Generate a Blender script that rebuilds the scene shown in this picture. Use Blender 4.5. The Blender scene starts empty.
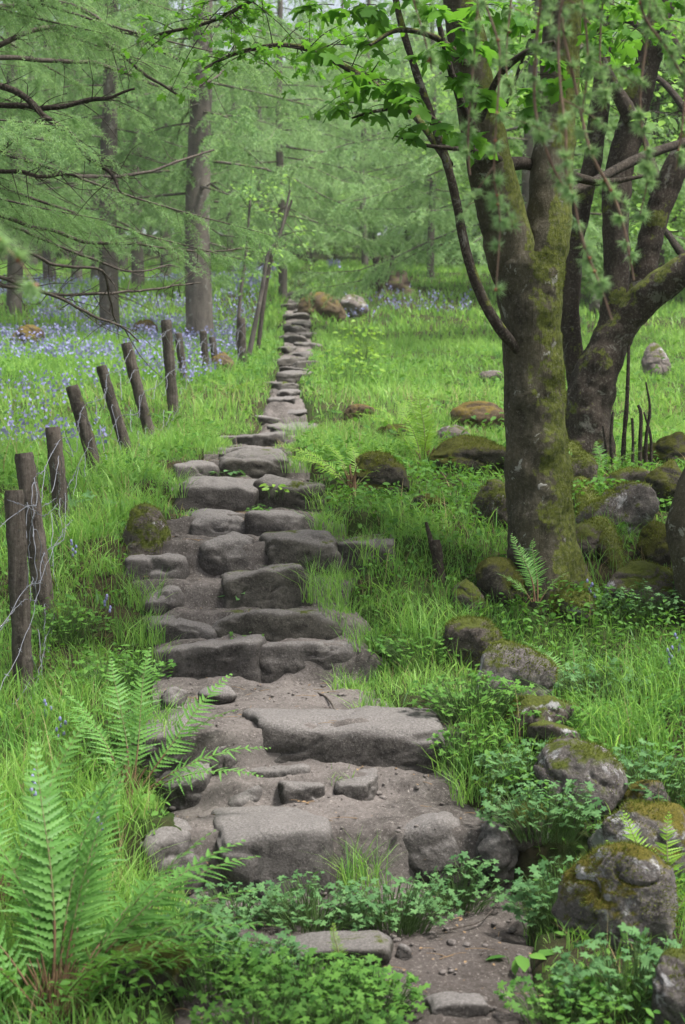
import bpy, math, random
import numpy as np
from mathutils import Vector

SEED = 7
rng = np.random.default_rng(SEED)
random.seed(SEED)
scene = bpy.context.scene
COL = scene.collection
PI = math.pi

# ------------------------------------------------------------------ camera model
F = 1500.0
CAMZ = 1.6
TILT = math.atan((512 - 430) / F)
CA, SA = math.cos(TILT), math.sin(TILT)

def ray(px, py):
    x = (px - 342.5) / F
    v = (512 - py) / F
    d = np.array([x, CA + v * SA, -SA + v * CA])
    return d / d[1]

def at(px, py, Y):
    d = ray(px, py)
    return np.array([d[0] * Y, Y, CAMZ + d[2] * Y])

def zpix(py, Y):
    return CAMZ + ray(342.5, py)[2] * Y

# ------------------------------------------------------------------ noise
def _hash(ix, iy, iz):
    h = (ix * 374761393 + iy * 668265263 + iz * 2147483647 + 1013904223).astype(np.int64)
    h = (h ^ (h >> 13)) * 1274126177
    h = h & 0x7fffffff
    h = (h ^ (h >> 16)) & 0xffff
    return h / 65535.0

def vnoise(p):
    p = np.asarray(p, float)
    i = np.floor(p).astype(np.int64)
    f = p - i
    f = f * f * (3 - 2 * f)
    r = 0
    for dx in (0, 1):
        wx = f[..., 0] if dx else 1 - f[..., 0]
        for dy in (0, 1):
            wy = f[..., 1] if dy else 1 - f[..., 1]
            for dz in (0, 1):
                wz = f[..., 2] if dz else 1 - f[..., 2]
                r = r + wx * wy * wz * _hash(i[..., 0] + dx, i[..., 1] + dy, i[..., 2] + dz)
    return r * 2 - 1

def fbm(p, octaves=3):
    p = np.asarray(p, float)
    r, a = 0, 1.0
    for k in range(octaves):
        r = r + a * vnoise(p * (2.03 ** k) + 17.3 * k)
        a *= 0.5
    return r

def fbm2(x, y, s, octaves=3, off=0.0):
    x, y = np.broadcast_arrays(np.asarray(x, float), np.asarray(y, float))
    return fbm(np.stack([x * s + off, y * s + off * 1.7, np.zeros_like(x) + off], -1), octaves)

def norm(v):
    return v / np.maximum(np.linalg.norm(v, axis=-1, keepdims=True), 1e-9)

# ------------------------------------------------------------------ geometry container
class Geo:
    def __init__(self):
        self.v, self.f, self.m, self.a, self.n = [], [], [], [], 0

    def add(self, v, f, mat=0, var=0.5):
        v = np.asarray(v, float).reshape(-1, 3)
        f = np.asarray(f, np.int64)
        self.v.append(v)
        self.f.append(f + self.n)
        self.m.append(np.full(len(f), mat, np.int32))
        a = np.asarray(var, float)
        self.a.append(np.full(len(v), float(a)) if a.ndim == 0 else a.reshape(-1))
        self.n += len(v)

    def build(self, name, mats, parent=None, smooth=True):
        v = np.concatenate(self.v)
        me = bpy.data.meshes.new(name)
        me.vertices.add(len(v))
        me.vertices.foreach_set('co', v.astype(np.float32).ravel())
        loops = np.concatenate([f.ravel() for f in self.f])
        tot = np.concatenate([np.full(len(f), f.shape[1], np.int64) for f in self.f])
        me.loops.add(len(loops))
        me.loops.foreach_set('vertex_index', loops.astype(np.int32))
        me.polygons.add(len(tot))
        st = np.concatenate([[0], np.cumsum(tot)[:-1]])
        me.polygons.foreach_set('loop_start', st.astype(np.int32))
        me.polygons.foreach_set('material_index', np.concatenate(self.m))
        me.polygons.foreach_set('use_smooth', np.full(len(tot), bool(smooth)))
        at_ = me.attributes.new('var', 'FLOAT', 'POINT')
        at_.data.foreach_set('value', np.concatenate(self.a).astype(np.float32))
        me.update(calc_edges=True)
        me.validate()
        for m in (mats if isinstance(mats, (list, tuple)) else [mats]):
            me.materials.append(m)
        o = bpy.data.objects.new(name, me)
        COL.objects.link(o)
        if parent is not None:
            o.parent = parent
        return o

def tag(o, label, cat=None, group=None, kind=None):
    o['label'] = label
    if cat:
        o['category'] = cat
    if group:
        o['group'] = group
    if kind:
        o['kind'] = kind
    return o

def empty(name, loc, label, cat, group=None):
    o = bpy.data.objects.new(name, None)
    o.empty_display_size = 0.1
    COL.objects.link(o)
    o.location = loc
    return tag(o, label, cat, group)

def copy_tree(o, parent=None):
    c = o.copy()
    COL.objects.link(c)
    c.parent = parent
    for ch in list(o.children):
        copy_tree(ch, c)
    return c

def moss_part(o, per_m2, lean, thr, length=0.014, width=0.003, most=5000):
    """a furry cushion of moss shoots over the damp side of a stone or trunk"""
    me = o.data
    nv, nf = len(me.vertices), len(me.polygons)
    co_ = np.empty(nv * 3, np.float32)
    me.vertices.foreach_get('co', co_)
    co_ = co_.reshape(-1, 3)
    ar = np.empty(nf, np.float32)
    me.polygons.foreach_get('area', ar)
    nr = np.empty(nf * 3, np.float32)
    me.polygons.foreach_get('normal', nr)
    nr = nr.reshape(-1, 3)
    ce = np.empty(nf * 3, np.float32)
    me.polygons.foreach_get('center', ce)
    ce = ce.reshape(-1, 3)
    off = np.array(o.location) if o.parent is None else np.array(o.parent.location)
    sc = nr @ norm(np.array(lean, float)) * 0.55 + 0.55 * fbm((ce + off) * 5.0, 4)
    wgt = ar * np.clip((sc - thr) / 0.25, 0, 1)
    if wgt.sum() <= 0:
        return
    n = int(min(most, per_m2 * wgt.sum()))
    if n < 400:
        return
    r_ = np.random.default_rng(len(me.vertices) + n)
    i = r_.choice(nf, n, p=wgt / wgt.sum())
    pos = ce[i] + np.cross(nr[i], r_.normal(size=(n, 3))) * (np.sqrt(ar[i]) * 0.6)[:, None]
    g = Geo()
    needles(g, pos - nr[i] * 0.002, nr[i] + r_.normal(0, 0.45, (n, 3)), length * r_.uniform(0.5, 1.3, n), np.full(n, width), 0, np.clip(r_.normal(0.5, 0.25, n) + 0.3 * fbm((ce[i] + off) * 9.0, 2), 0, 1))
    m_ = g.build('moss', M['mossfur'], o)
    m_['kind'] = 'stuff'
    return m_

def scatter(g, tv, tf, pos, ydir, zdir, scale, mat=0, var=None):
    """copies of a template (tv, tf) with its y along ydir and its z towards zdir"""
    n = len(pos)
    if n == 0:
        return
    y = norm(ydir)
    x = norm(np.cross(y, zdir))
    z = np.cross(x, y)
    s = np.broadcast_to(np.asarray(scale, float).reshape(-1, 1, 1) if np.ndim(scale) else np.full((n, 1, 1), scale), (n, 1, 1))
    tv = np.asarray(tv, float)
    P = (tv[None, :, 0:1] * x[:, None] + tv[None, :, 1:2] * y[:, None] + tv[None, :, 2:3] * z[:, None]) * s + pos[:, None]
    k = len(tv)
    f = np.asarray(tf)[None] + (np.arange(n) * k)[:, None, None]
    var = np.full(n, 0.5) if var is None else var
    g.add(P.reshape(-1, 3), f.reshape(-1, f.shape[-1]), mat, np.repeat(var, k))

def needles(g, pos, d, length, width, mat=0, var=0.5):
    """one thin triangle per needle"""
    n = len(pos)
    d = norm(d)
    s = norm(np.cross(d, rng.normal(size=(n, 3)))) * (np.asarray(width).reshape(-1, 1) * 0.5)
    L = np.asarray(length).reshape(-1, 1)
    V = np.stack([pos - s, pos + s, pos + d * L], 1)
    var = np.full(n, var) if np.ndim(var) == 0 else var
    g.add(V.reshape(-1, 3), np.arange(n * 3).reshape(n, 3), mat, np.repeat(var, 3))

def resample(pts, rad, n):
    """Catmull-Rom through pts"""
    pts = np.asarray(pts, float)
    rad = np.asarray(rad, float)
    if len(pts) == 2:
        t = np.linspace(0, 1, n)[:, None]
        return pts[0] + (pts[1] - pts[0]) * t, rad[0] + (rad[1] - rad[0]) * t[:, 0]
    P = np.vstack([2 * pts[0] - pts[1], pts, 2 * pts[-1] - pts[-2]])
    seg = np.linalg.norm(np.diff(pts, axis=0), axis=1)
    cum = np.concatenate([[0], np.cumsum(seg)])
    u = np.linspace(0, cum[-1], n)
    k = np.clip(np.searchsorted(cum, u, side='right') - 1, 0, len(seg) - 1)
    t = ((u - cum[k]) / np.maximum(seg[k], 1e-9))[:, None]
    p0, p1, p2, p3 = P[k], P[k + 1], P[k + 2], P[k + 3]
    q = 0.5 * (2 * p1 + (p2 - p0) * t + (2 * p0 - 5 * p1 + 4 * p2 - p3) * t ** 2 + (3 * p1 - p0 - 3 * p2 + p3) * t ** 3)
    r = np.interp(u, cum, rad)
    return q, r

def tube(g, pts, rad, n=12, sides=8, rough=0.0, rs=6.0, mat=0, var=0.5, flare=None, cap=True, seed=0.0):
    """bark tube through pts; flare=(amount, height, lobes) spreads the foot into buttresses"""
    q, r = resample(pts, rad, n)
    t = norm(np.gradient(q, axis=0))
    up = np.array([0.0, 1.0, 0.12]) if abs(t[:, 1]).mean() < 0.8 else np.array([1.0, 0, 0.1])
    a = norm(np.cross(t, up[None]))
    b = np.cross(t, a)
    th = np.linspace(0, 2 * PI, sides, endpoint=False)
    R = np.repeat(r[:, None], sides, 1)
    if flare:
        am, hh, lobes = flare
        h = np.concatenate([[0], np.cumsum(np.linalg.norm(np.diff(q, axis=0), axis=1))])
        fl = np.exp(-h / hh)[:, None]
        R = R * (1 + am * fl * (0.55 + 0.45 * np.cos(lobes * th + seed)[None] + 0.25 * np.cos((lobes + 2) * th + 2.1 * seed)[None]))
    V = q[:, None] + R[:, :, None] * (np.cos(th)[None, :, None] * a[:, None] + np.sin(th)[None, :, None] * b[:, None])
    if rough > 0:
        nd = norm(V - q[:, None])
        V = V + nd * (rough * R[:, :, None]) * fbm(V * rs + seed * 3.1, 4)[:, :, None]
    idx = np.arange(n * sides).reshape(n, sides)
    i0, i1 = idx[:-1], idx[1:]
    f = np.stack([i0, np.roll(i0, -1, 1), np.roll(i1, -1, 1), i1], -1).reshape(-1, 4)
    off = g.n
    g.add(V.reshape(-1, 3), f, mat, var)
    if cap:
        for row, ctr, flip in ((0, q[0], True), (n - 1, q[-1], False)):
            ring = V[row]
            vv = np.vstack([ring, ctr[None]])
            ff = np.array([[k, (k + 1) % sides, sides] for k in range(sides)])
            if flip:
                ff = ff[:, ::-1]
            g.add(vv, ff, mat, var)

# ------------------------------------------------------------------ materials
class NT:
    def __init__(self, name):
        self.m = bpy.data.materials.new(name)
        self.m.use_nodes = True
        self.t = self.m.node_tree
        self.t.nodes.clear()
        self.out = self.t.nodes.new('ShaderNodeOutputMaterial')

    def n(self, kind, **kw):
        nd = self.t.nodes.new(kind)
        for k, v in kw.items():
            setattr(nd, k, v)
        return nd

    def l(self, a, b):
        self.t.links.new(a, b)

    def coord(self, out='Object'):
        return self.n('ShaderNodeTexCoord').outputs[out]

    def geo(self, out):
        return self.n('ShaderNodeNewGeometry').outputs[out]

    def noise(self, vec, scale, detail=4, rough=0.55, dist=0.0):
        nd = self.n('ShaderNodeTexNoise')
        nd.inputs['Scale'].default_value = scale
        nd.inputs['Detail'].default_value = detail
        nd.inputs['Roughness'].default_value = rough
        nd.inputs['Distortion'].default_value = dist
        self.l(vec, nd.inputs['Vector'])
        return nd.outputs['Fac']

    def vor(self, vec, scale, out='Distance'):
        nd = self.n('ShaderNodeTexVoronoi')
        nd.inputs['Scale'].default_value = scale
        self.l(vec, nd.inputs['Vector'])
        return nd.outputs[out]

    def ramp(self, fac, stops):
        nd = self.n('ShaderNodeValToRGB')
        e = nd.color_ramp.elements
        while len(e) < len(stops):
            e.new(0.5)
        for k, (p, c) in enumerate(stops):
            e[k].position = p
            e[k].color = (*c, 1) if len(c) == 3 else c
        self.l(fac, nd.inputs['Fac'])
        return nd.outputs['Color']

    def step(self, fac, a, b):
        nd = self.n('ShaderNodeMapRange')
        nd.interpolation_type = 'SMOOTHSTEP'
        nd.inputs['From Min'].default_value = a
        nd.inputs['From Max'].default_value = b
        self.l(fac, nd.inputs['Value'])
        return nd.outputs['Result']

    def math(self, op, a, b=None):
        nd = self.n('ShaderNodeMath', operation=op)
        for k, x in enumerate((a, b)):
            if x is None:
                continue
            if isinstance(x, (int, float)):
                nd.inputs[k].default_value = x
            else:
                self.l(x, nd.inputs[k])
        return nd.outputs[0]

    def mix(self, fac, a, b):
        nd = self.n('ShaderNodeMix', data_type='RGBA')
        for sock, x in ((nd.inputs[0], fac), (nd.inputs[6], a), (nd.inputs[7], b)):
            if isinstance(x, (int, float)):
                sock.default_value = x
            elif isinstance(x, tuple):
                sock.default_value = (*x, 1)
            else:
                self.l(x, sock)
        return nd.outputs[2]

    def attr(self, name='var'):
        nd = self.n('ShaderNodeAttribute', attribute_name=name)
        return nd.outputs['Fac']

    def bump(self, h, strength=0.5, dist=0.01, prev=None):
        nd = self.n('ShaderNodeBump')
        nd.inputs['Strength'].default_value = strength
        nd.inputs['Distance'].default_value = dist
        self.l(h, nd.inputs['Height'])
        if prev is not None:
            self.l(prev, nd.inputs['Normal'])
        return nd.outputs['Normal']

    def princ(self, col, rough=0.8, spec=0.3, normal=None):
        nd = self.n('ShaderNodeBsdfPrincipled')
        if isinstance(col, tuple):
            nd.inputs['Base Color'].default_value = (*col, 1)
        else:
            self.l(col, nd.inputs['Base Color'])
        nd.inputs['Roughness'].default_value = rough
        nd.inputs['Specular IOR Level'].default_value = spec
        if normal is not None:
            self.l(normal, nd.inputs['Normal'])
        return nd.outputs[0]

    def done(self, sh):
        self.l(sh, self.out.inputs['Surface'])
        return self.m

def leaf_mat(name, c0, c1, trans=0.4, rough=0.5, spec=0.35, tcol=1.5, mid=None):
    t = NT(name)
    v = t.attr()
    col = t.ramp(v, [(0.0, c0), (0.5, mid), (1.0, c1)] if mid else [(0.0, c0), (1.0, c1)])
    w = t.noise(t.coord('Object'), 1.3, 3)
    col = t.mix(t.step(w, 0.35, 0.7), col, t.mix(0.3, col, (c1[0] * 1.15, c1[1] * 1.02, c1[2] * 0.9)))
    p = t.princ(col, rough, spec)
    tr = t.n('ShaderNodeBsdfTranslucent')
    br = t.mix(0.5, col, (min(1, c1[0] * tcol), min(1, c1[1] * tcol), c1[2] * 0.7))
    t.l(br, tr.inputs['Color'])
    mx = t.n('ShaderNodeMixShader')
    mx.inputs[0].default_value = trans
    t.l(p, mx.inputs[1])
    t.l(tr.outputs[0], mx.inputs[2])
    return t.done(mx.outputs[0])

M = {}
M['grass'] = leaf_mat('grass_blade', (0.032, 0.13, 0.032), (0.32, 0.53, 0.14), 0.5, 0.5, 0.25, 1.4, (0.13, 0.32, 0.062))
M['straw'] = leaf_mat('dead_straw', (0.16, 0.12, 0.06), (0.36, 0.30, 0.16), 0.2, 0.7, 0.15)
M['mossfur'] = leaf_mat('moss_shoots', (0.028, 0.042, 0.008), (0.15, 0.175, 0.035), 0.3, 0.8, 0.05)
M['herb'] = leaf_mat('herb_leaf', (0.05, 0.13, 0.045), (0.12, 0.24, 0.085), 0.3, 0.6, 0.15)
M['cover'] = leaf_mat('cover_leaf', (0.035, 0.11, 0.02), (0.13, 0.28, 0.05), 0.35, 0.6, 0.12)
M['fern'] = leaf_mat('fern_leaf', (0.06, 0.17, 0.032), (0.16, 0.34, 0.075), 0.35, 0.5, 0.25)
M['yfern'] = leaf_mat('yellow_fern_leaf', (0.14, 0.30, 0.035), (0.25, 0.42, 0.05), 0.45, 0.5, 0.3)
M['needle'] = leaf_mat('larch_needle', (0.20, 0.35, 0.155), (0.36, 0.53, 0.27), 0.5, 0.6, 0.2, 1.25)  # colour paled to make up for light blocked between the crowns
M['darkneedle'] = leaf_mat('shaded_larch_needle', (0.075, 0.175, 0.055), (0.16, 0.30, 0.105), 0.45, 0.6, 0.2, 1.3)  # darker needle copy, deep-wood shade put into the colour
M['midneedle'] = leaf_mat('mid_larch_needle', (0.15, 0.28, 0.115), (0.28, 0.44, 0.20), 0.5, 0.6, 0.2, 1.3)  # in-between copy, some of the wood's shade put into the colour
M['maple'] = leaf_mat('sycamore_leaf', (0.055, 0.17, 0.025), (0.12, 0.28, 0.035), 0.5, 0.6, 0.12)
M['beech'] = leaf_mat('broad_leaf', (0.11, 0.24, 0.055), (0.28, 0.47, 0.15), 0.5, 0.6, 0.15)
M['bell'] = leaf_mat('bluebell_petal', (0.21, 0.22, 0.44), (0.33, 0.33, 0.56), 0.3, 0.7, 0.08, 1.0)

def bark_mat(name, c0, c1, moss=(0.0, 0.0), mossc=((0.032, 0.042, 0.008), (0.12, 0.135, 0.026)), side=None, lichen=0.0, stretch=0.25, bs=14):
    """moss=(amount, feet): a pigment of its own, thicker on the damp side given by a direction"""
    t = NT(name)
    co = t.coord('Object')
    mp = t.n('ShaderNodeMapping')
    mp.inputs['Scale'].default_value = (1, 1, stretch)
    t.l(co, mp.inputs['Vector'])
    st = mp.outputs[0]
    n1 = t.noise(st, bs, 8, 0.65, 0.4)
    n2 = t.noise(co, 3.0, 5)
    col = t.ramp(n1, [(0.3, c0), (0.72, c1)])
    col = t.mix(t.step(n2, 0.4, 0.7), col, t.mix(0.5, col, (c1[0] * 1.25, c1[1] * 1.2, c1[2] * 1.15)))
    if lichen:
        n4 = t.noise(co, 7, 6, 0.7, 0.6)
        col = t.mix(t.math('MULTIPLY', t.step(n4, 0.59, 0.62), lichen), col, (0.34, 0.34, 0.29))
    if moss[0] > 0:
        n3 = t.noise(co, 5, 7, 0.68)
        f = n3
        if side is not None:
            dn = t.n('ShaderNodeVectorMath', operation='DOT_PRODUCT')
            t.l(t.geo('Normal'), dn.inputs[0])
            dn.inputs[1].default_value = side
            f = t.math('ADD', n3, t.math('MULTIPLY', dn.outputs['Value'], 0.22))
        mm = t.step(f, 0.74 - moss[0] * 0.4, 0.78 - moss[0] * 0.37)
        mc = t.ramp(t.noise(co, 40, 4), [(0.3, mossc[0]), (0.7, mossc[1])])
        col = t.mix(mm, col, mc)
    n6 = t.noise(co, 60, 7, 0.8)
    col = t.mix(t.step(n6, 0.50, 0.66), col, t.mix(0.5, col, (0.20, 0.18, 0.15)))
    col = t.mix(t.step(n6, 0.46, 0.34), col, t.mix(0.6, col, (0.012, 0.010, 0.008)))
    b = t.bump(n1, 0.8, 0.02)
    b = t.bump(n6, 0.6, 0.008, b)
    return t.done(t.princ(col, 0.92, 0.12, b))

M['bark_syc'] = bark_mat('mossy_sycamore_bark', (0.030, 0.026, 0.017), (0.098, 0.086, 0.058), (0.50, 0), side=(0.95, -0.1, 0.3), lichen=0.6, bs=16)
M['bark_old'] = bark_mat('old_tree_bark', (0.018, 0.014, 0.011), (0.062, 0.049, 0.038), (0.25, 0), side=(0.0, -0.4, 0.9), lichen=0.3)
M['bark_root'] = bark_mat('mossy_root_bark', (0.025, 0.02, 0.014), (0.07, 0.055, 0.038), (0.60, 0), side=(0, 0, 1), lichen=0.2)
M['bark_larch'] = bark_mat('larch_bark', (0.065, 0.056, 0.05), (0.17, 0.148, 0.13), (0.12, 0), side=(0, 0, 1), lichen=0.5, bs=10)
M['bark_twig'] = bark_mat('dead_twig_bark', (0.035, 0.028, 0.023), (0.12, 0.10, 0.085), bs=30)
M['bark_dark'] = bark_mat('dark_branch_bark', (0.018, 0.014, 0.011), (0.05, 0.04, 0.03), bs=20)
M['bark_pale'] = bark_mat('pale_larch_twig', (0.16, 0.10, 0.075), (0.32, 0.22, 0.16), bs=50)
M['post'] = bark_mat('weathered_post_wood', (0.020, 0.016, 0.013), (0.125, 0.105, 0.088), (0.22, 0), side=(0, 0, 1), stretch=0.06, bs=40)
M['stump'] = bark_mat('rotten_stump_wood', (0.03, 0.02, 0.015), (0.12, 0.085, 0.065), (0.25, 0), side=(0, 0, 1))

def stone_mat(name, c0, c1, dust=0.0, moss=0.0, lichen=0.0, mossc=((0.032, 0.042, 0.010), (0.105, 0.12, 0.024))):
    t = NT(name)
    oi = t.n('ShaderNodeObjectInfo')
    co = t.n('ShaderNodeVectorMath', operation='ADD')
    t.l(t.coord('Object'), co.inputs[0])
    sc = t.n('ShaderNodeVectorMath', operation='SCALE')
    sc.inputs[0].default_value = (13, 29, 7)
    t.l(oi.outputs['Random'], sc.inputs['Scale'])
    t.l(sc.outputs[0], co.inputs[1])
    co = co.outputs[0]
    n1 = t.noise(co, 6, 8, 0.7, 0.3)
    n2 = t.noise(co, 34, 8, 0.75)
    n5 = t.noise(co, 120, 5, 0.75)
    nz = t.n('ShaderNodeSeparateXYZ')
    t.l(t.geo('Normal'), nz.inputs[0])
    nz = nz.outputs['Z']
    dk = tuple(x * 0.45 for x in c0)
    col = t.ramp(n1, [(0.30, c0), (0.70, c1)])
    col = t.mix(t.math('MULTIPLY', oi.outputs['Random'], 0.55), col, t.mix(0.6, col, (c0[0] * 0.55, c0[1] * 0.50, c0[2] * 0.42)))
    col = t.mix(t.step(n2, 0.46, 0.66), col, t.mix(0.75, col, dk))
    col = t.mix(t.step(n5, 0.50, 0.70), col, t.mix(0.6, col, tuple(min(1, x * 1.55) for x in c1)))
    if dust:
        d = t.math('ADD', t.math('MULTIPLY', nz, 0.8), t.math('MULTIPLY', n2, 0.5))
        dc = t.ramp(n5, [(0.30, (0.105, 0.095, 0.087)), (0.52, (0.19, 0.174, 0.161)), (0.75, (0.31, 0.288, 0.270))])
        col = t.mix(t.math('MULTIPLY', t.step(d, 0.45, 0.95), dust), col, dc)
    if lichen:
        n4 = t.noise(co, 4.2, 8, 0.75, 0.4)
        col = t.mix(t.math('MULTIPLY', t.step(n4, 0.60 - lichen * 0.10, 0.65 - lichen * 0.08), 0.9), col, t.ramp(n2, [(0.3, (0.28, 0.27, 0.27)), (0.8, (0.58, 0.57, 0.56))]))
    if moss:
        n3 = t.noise(co, 6, 8, 0.72, 0.2)
        f = t.math('ADD', n3, t.math('MULTIPLY', nz, 0.20))
        mm = t.step(f, 0.82 - moss * 0.42, 0.90 - moss * 0.38)
        col = t.mix(mm, col, t.ramp(t.noise(co, 75, 6, 0.8), [(0.3, mossc[0]), (0.72, mossc[1])]))
    b = t.bump(n1, 0.5, 0.03)
    b = t.bump(n2, 0.8, 0.014, b)
    b = t.bump(n5, 0.6, 0.006, b)
    return t.done(t.princ(col, 0.95, 0.1, b))

M['step'] = stone_mat('trodden_step_stone', (0.048, 0.043, 0.039), (0.125, 0.113, 0.103), dust=0.85)
M['stepmoss'] = stone_mat('trodden_mossy_stone', (0.045, 0.041, 0.034), (0.115, 0.105, 0.088), dust=0.7, moss=0.25)
M['boulder'] = stone_mat('mossy_boulder', (0.055, 0.045, 0.038), (0.17, 0.145, 0.125), moss=0.68, lichen=0.25)
M['boulderdark'] = stone_mat('dark_mossy_boulder', (0.03, 0.026, 0.02), (0.10, 0.09, 0.072), moss=0.8, mossc=((0.03, 0.035, 0.008), (0.085, 0.085, 0.018)))
M['boulderlichen'] = stone_mat('lichen_boulder', (0.07, 0.06, 0.055), (0.20, 0.18, 0.165), moss=0.55, lichen=0.7)
M['boulderbig'] = stone_mat('orange_mossy_boulder', (0.07, 0.06, 0.055), (0.20, 0.18, 0.165), moss=0.62, lichen=0.8, mossc=((0.045, 0.045, 0.010), (0.15, 0.125, 0.025)))
M['boulderpale'] = stone_mat('pale_boulder', (0.10, 0.085, 0.075), (0.24, 0.205, 0.185), moss=0.4, lichen=0.25)
M['boulderrust'] = stone_mat('rusty_mossy_boulder', (0.075, 0.055, 0.035), (0.17, 0.125, 0.08), moss=0.6, mossc=((0.08, 0.06, 0.018), (0.17, 0.125, 0.035)))

def soil_mat(name, green):
    t = NT(name)
    co = t.coord('Object')
    n1 = t.noise(co, 1.8, 8, 0.65)
    n2 = t.noise(co, 22, 9, 0.78, 0.3)
    n3 = t.noise(co, 95, 6, 0.8)
    if green:
        col = t.ramp(n2, [(0.3, (0.022, 0.018, 0.010)), (0.7, (0.06, 0.050, 0.026))])
        col = t.mix(t.step(n1, 0.40, 0.62), col, t.ramp(n2, [(0.3, (0.02, 0.04, 0.009)), (0.7, (0.05, 0.09, 0.018))]))
    else:
        col = t.ramp(n2, [(0.28, (0.032, 0.027, 0.023)), (0.5, (0.090, 0.079, 0.070)), (0.72, (0.18, 0.162, 0.147))])
        col = t.mix(t.step(n1, 0.42, 0.62), col, t.mix(0.45, col, (0.30, 0.262, 0.238)))
        sp = t.n('ShaderNodeSeparateXYZ')
        t.l(co, sp.inputs[0])
        wet = t.math('ADD', t.step(sp.outputs['Y'], 5.3, 4.6), t.math('MULTIPLY', t.math('SUBTRACT', n1, 0.5), 1.2))
        col = t.mix(t.math('MULTIPLY', wet, 0.7), col, t.mix(0.7, col, (0.05, 0.038, 0.031)))
        col = t.mix(t.step(n3, 0.56, 0.66), col, t.mix(0.8, col, (0.42, 0.37, 0.33)))
        col = t.mix(t.step(n3, 0.44, 0.36), col, t.mix(0.8, col, (0.03, 0.023, 0.018)))
    b = t.bump(n2, 0.8, 0.022)
    b = t.bump(n3, 0.7, 0.008, b)
    return t.done(t.princ(col, 0.95, 0.1, b))

M['soil'] = soil_mat('trodden_earth', False)
M['ground'] = soil_mat('woodland_floor', True)

def plain(name, col, rough=0.5, metal=0.0):
    t = NT(name)
    n = t.noise(t.coord('Object'), 30, 4)
    c = t.mix(n, tuple(x * 0.7 for x in col), tuple(min(1, x * 1.2) for x in col))
    nd = t.princ(c, rough, 0.4)
    nd.node.inputs['Metallic'].default_value = metal
    return t.done(nd)

M['wire'] = plain('galvanised_wire', (0.20, 0.205, 0.23), 0.55, 0.3)
M['stem'] = plain('green_stem', (0.07, 0.13, 0.03), 0.6)
M['stipe'] = plain('brown_fern_stipe', (0.13, 0.075, 0.036), 0.8)
M['rachis'] = plain('fern_rachis', (0.13, 0.13, 0.045), 0.6)
M['bud'] = plain('larch_bud', (0.26, 0.11, 0.055), 0.8)
M['sapwood'] = plain('pale_lichen_patch', (0.30, 0.285, 0.25), 0.9)
M['litter'] = plain('dry_leaf', (0.22, 0.14, 0.07), 0.85)
M['pebble'] = stone_mat('path_pebble', (0.10, 0.085, 0.075), (0.26, 0.23, 0.21))

# ------------------------------------------------------------------ terrain
STEP_PIX = [(895, 835), (802, 782), (772, 733), (680, 646), (642, 618), (613, 583), (578, 545), (540, 519), (512, 486), (480, 466), (462, 451), (447, 438)]
RISERS = []          # (Y, z at the foot, z at the top)
_Y = 5.05
_z = zpix(895, _Y)
for k, (fo, to) in enumerate(STEP_PIX):
    if k:
        _Y = (_z - CAMZ) / ray(342.5, fo)[2]
    zt = zpix(to, _Y)
    RISERS.append((_Y, _z, zt))
    _z = zt
FAR = [(14.2, 413), (17, 386), (22.5, 350), (30, 320), (38, 298), (48, 281), (62, 265), (80, 249), (105, 236)]
prof_y = [-40, 0, 3.0] + [0.5 * (RISERS[0][0] + 4.0)]
prof_z = [RISERS[0][1] - 1.5, RISERS[0][1] - 0.03, RISERS[0][1] - 0.02, RISERS[0][1]]
for Y, a, b in RISERS:
    prof_y.append(Y)
    prof_z.append(0.5 * (a + b))
for Y, py in FAR:
    prof_y.append(Y)
    prof_z.append(zpix(py, Y))
prof_y += [140, 300]
prof_z += [prof_z[-1] + 1.5, prof_z[-1] + 2.0]
_gy = np.arange(-40, 300, 0.05)
_gz = np.interp(_gy, prof_y, prof_z)
_k = np.exp(-0.5 * (np.arange(-24, 25) * 0.05 / 0.35) ** 2)
_gz = np.convolve(np.pad(_gz, 24, mode='edge'), _k / _k.sum(), mode='valid')

def G(Y):
    return np.interp(Y, _gy, _gz)

PATHPX = [(1060, 170, 560), (1000, 170, 545), (900, 185, 535), (835, 175, 525), (775, 150, 465), (735, 140, 455), (690, 148, 378), (645, 148, 368), (600, 135, 350), (555, 125, 385), (520, 180, 325), (490, 165, 325), (455, 205, 292), (436, 235, 300), (420, 258, 312), (402, 268, 303), (385, 271, 300), (368, 277, 308), (350, 283, 313), (320, 285, 311), (300, 288, 309), (285, 292, 305)]

def _Yg(py):
    Y = np.arange(3.0, 90, 0.02)
    z = CAMZ + ray(342.5, py)[2] * Y
    hit = np.nonzero(z <= G(Y))[0]
    return Y[hit[0]] if len(hit) else 60.0

_pp = []
for py, a, b in PATHPX:
    Y = _Yg(py)
    _pp.append((Y, (a - 342.5) / F * Y, (b - 342.5) / F * Y))
_pp = sorted(_pp)
_pp = [(-40, _pp[0][1], _pp[0][2])] + _pp
PY, PL, PR = (np.array([p[k] for p in _pp]) for k in range(3))

def path_lr(Y):
    return np.interp(Y, PY, PL), np.interp(Y, PY, PR)

def path_d(x, Y):
    """metres outside the path's edge (negative on it)"""
    l, r = path_lr(Y)
    return np.maximum(l - x, x - r)

PATH_END = 41.0

def path_z(Y):
    Y = np.asarray(Y, float)
    z = np.full_like(Y, RISERS[0][1])
    z = np.where(Y < 4.5, G(Y) + 0.02, z)
    for Yr, a, b in RISERS:
        t = np.clip((Y - Yr - 0.005) / 0.06, 0, 1)
        t2 = np.clip((Y - Yr + 0.16) / 0.16, 0, 1)
        z = z + (b - a) * (0.90 * t * t * (3 - 2 * t) + 0.10 * t2 * t2)
    Y0 = RISERS[-1][0] + 0.4
    t = np.clip((Y - Y0) / 1.2, 0, 1)
    return z * (1 - t) + (G(Y) + 0.015) * t

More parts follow.
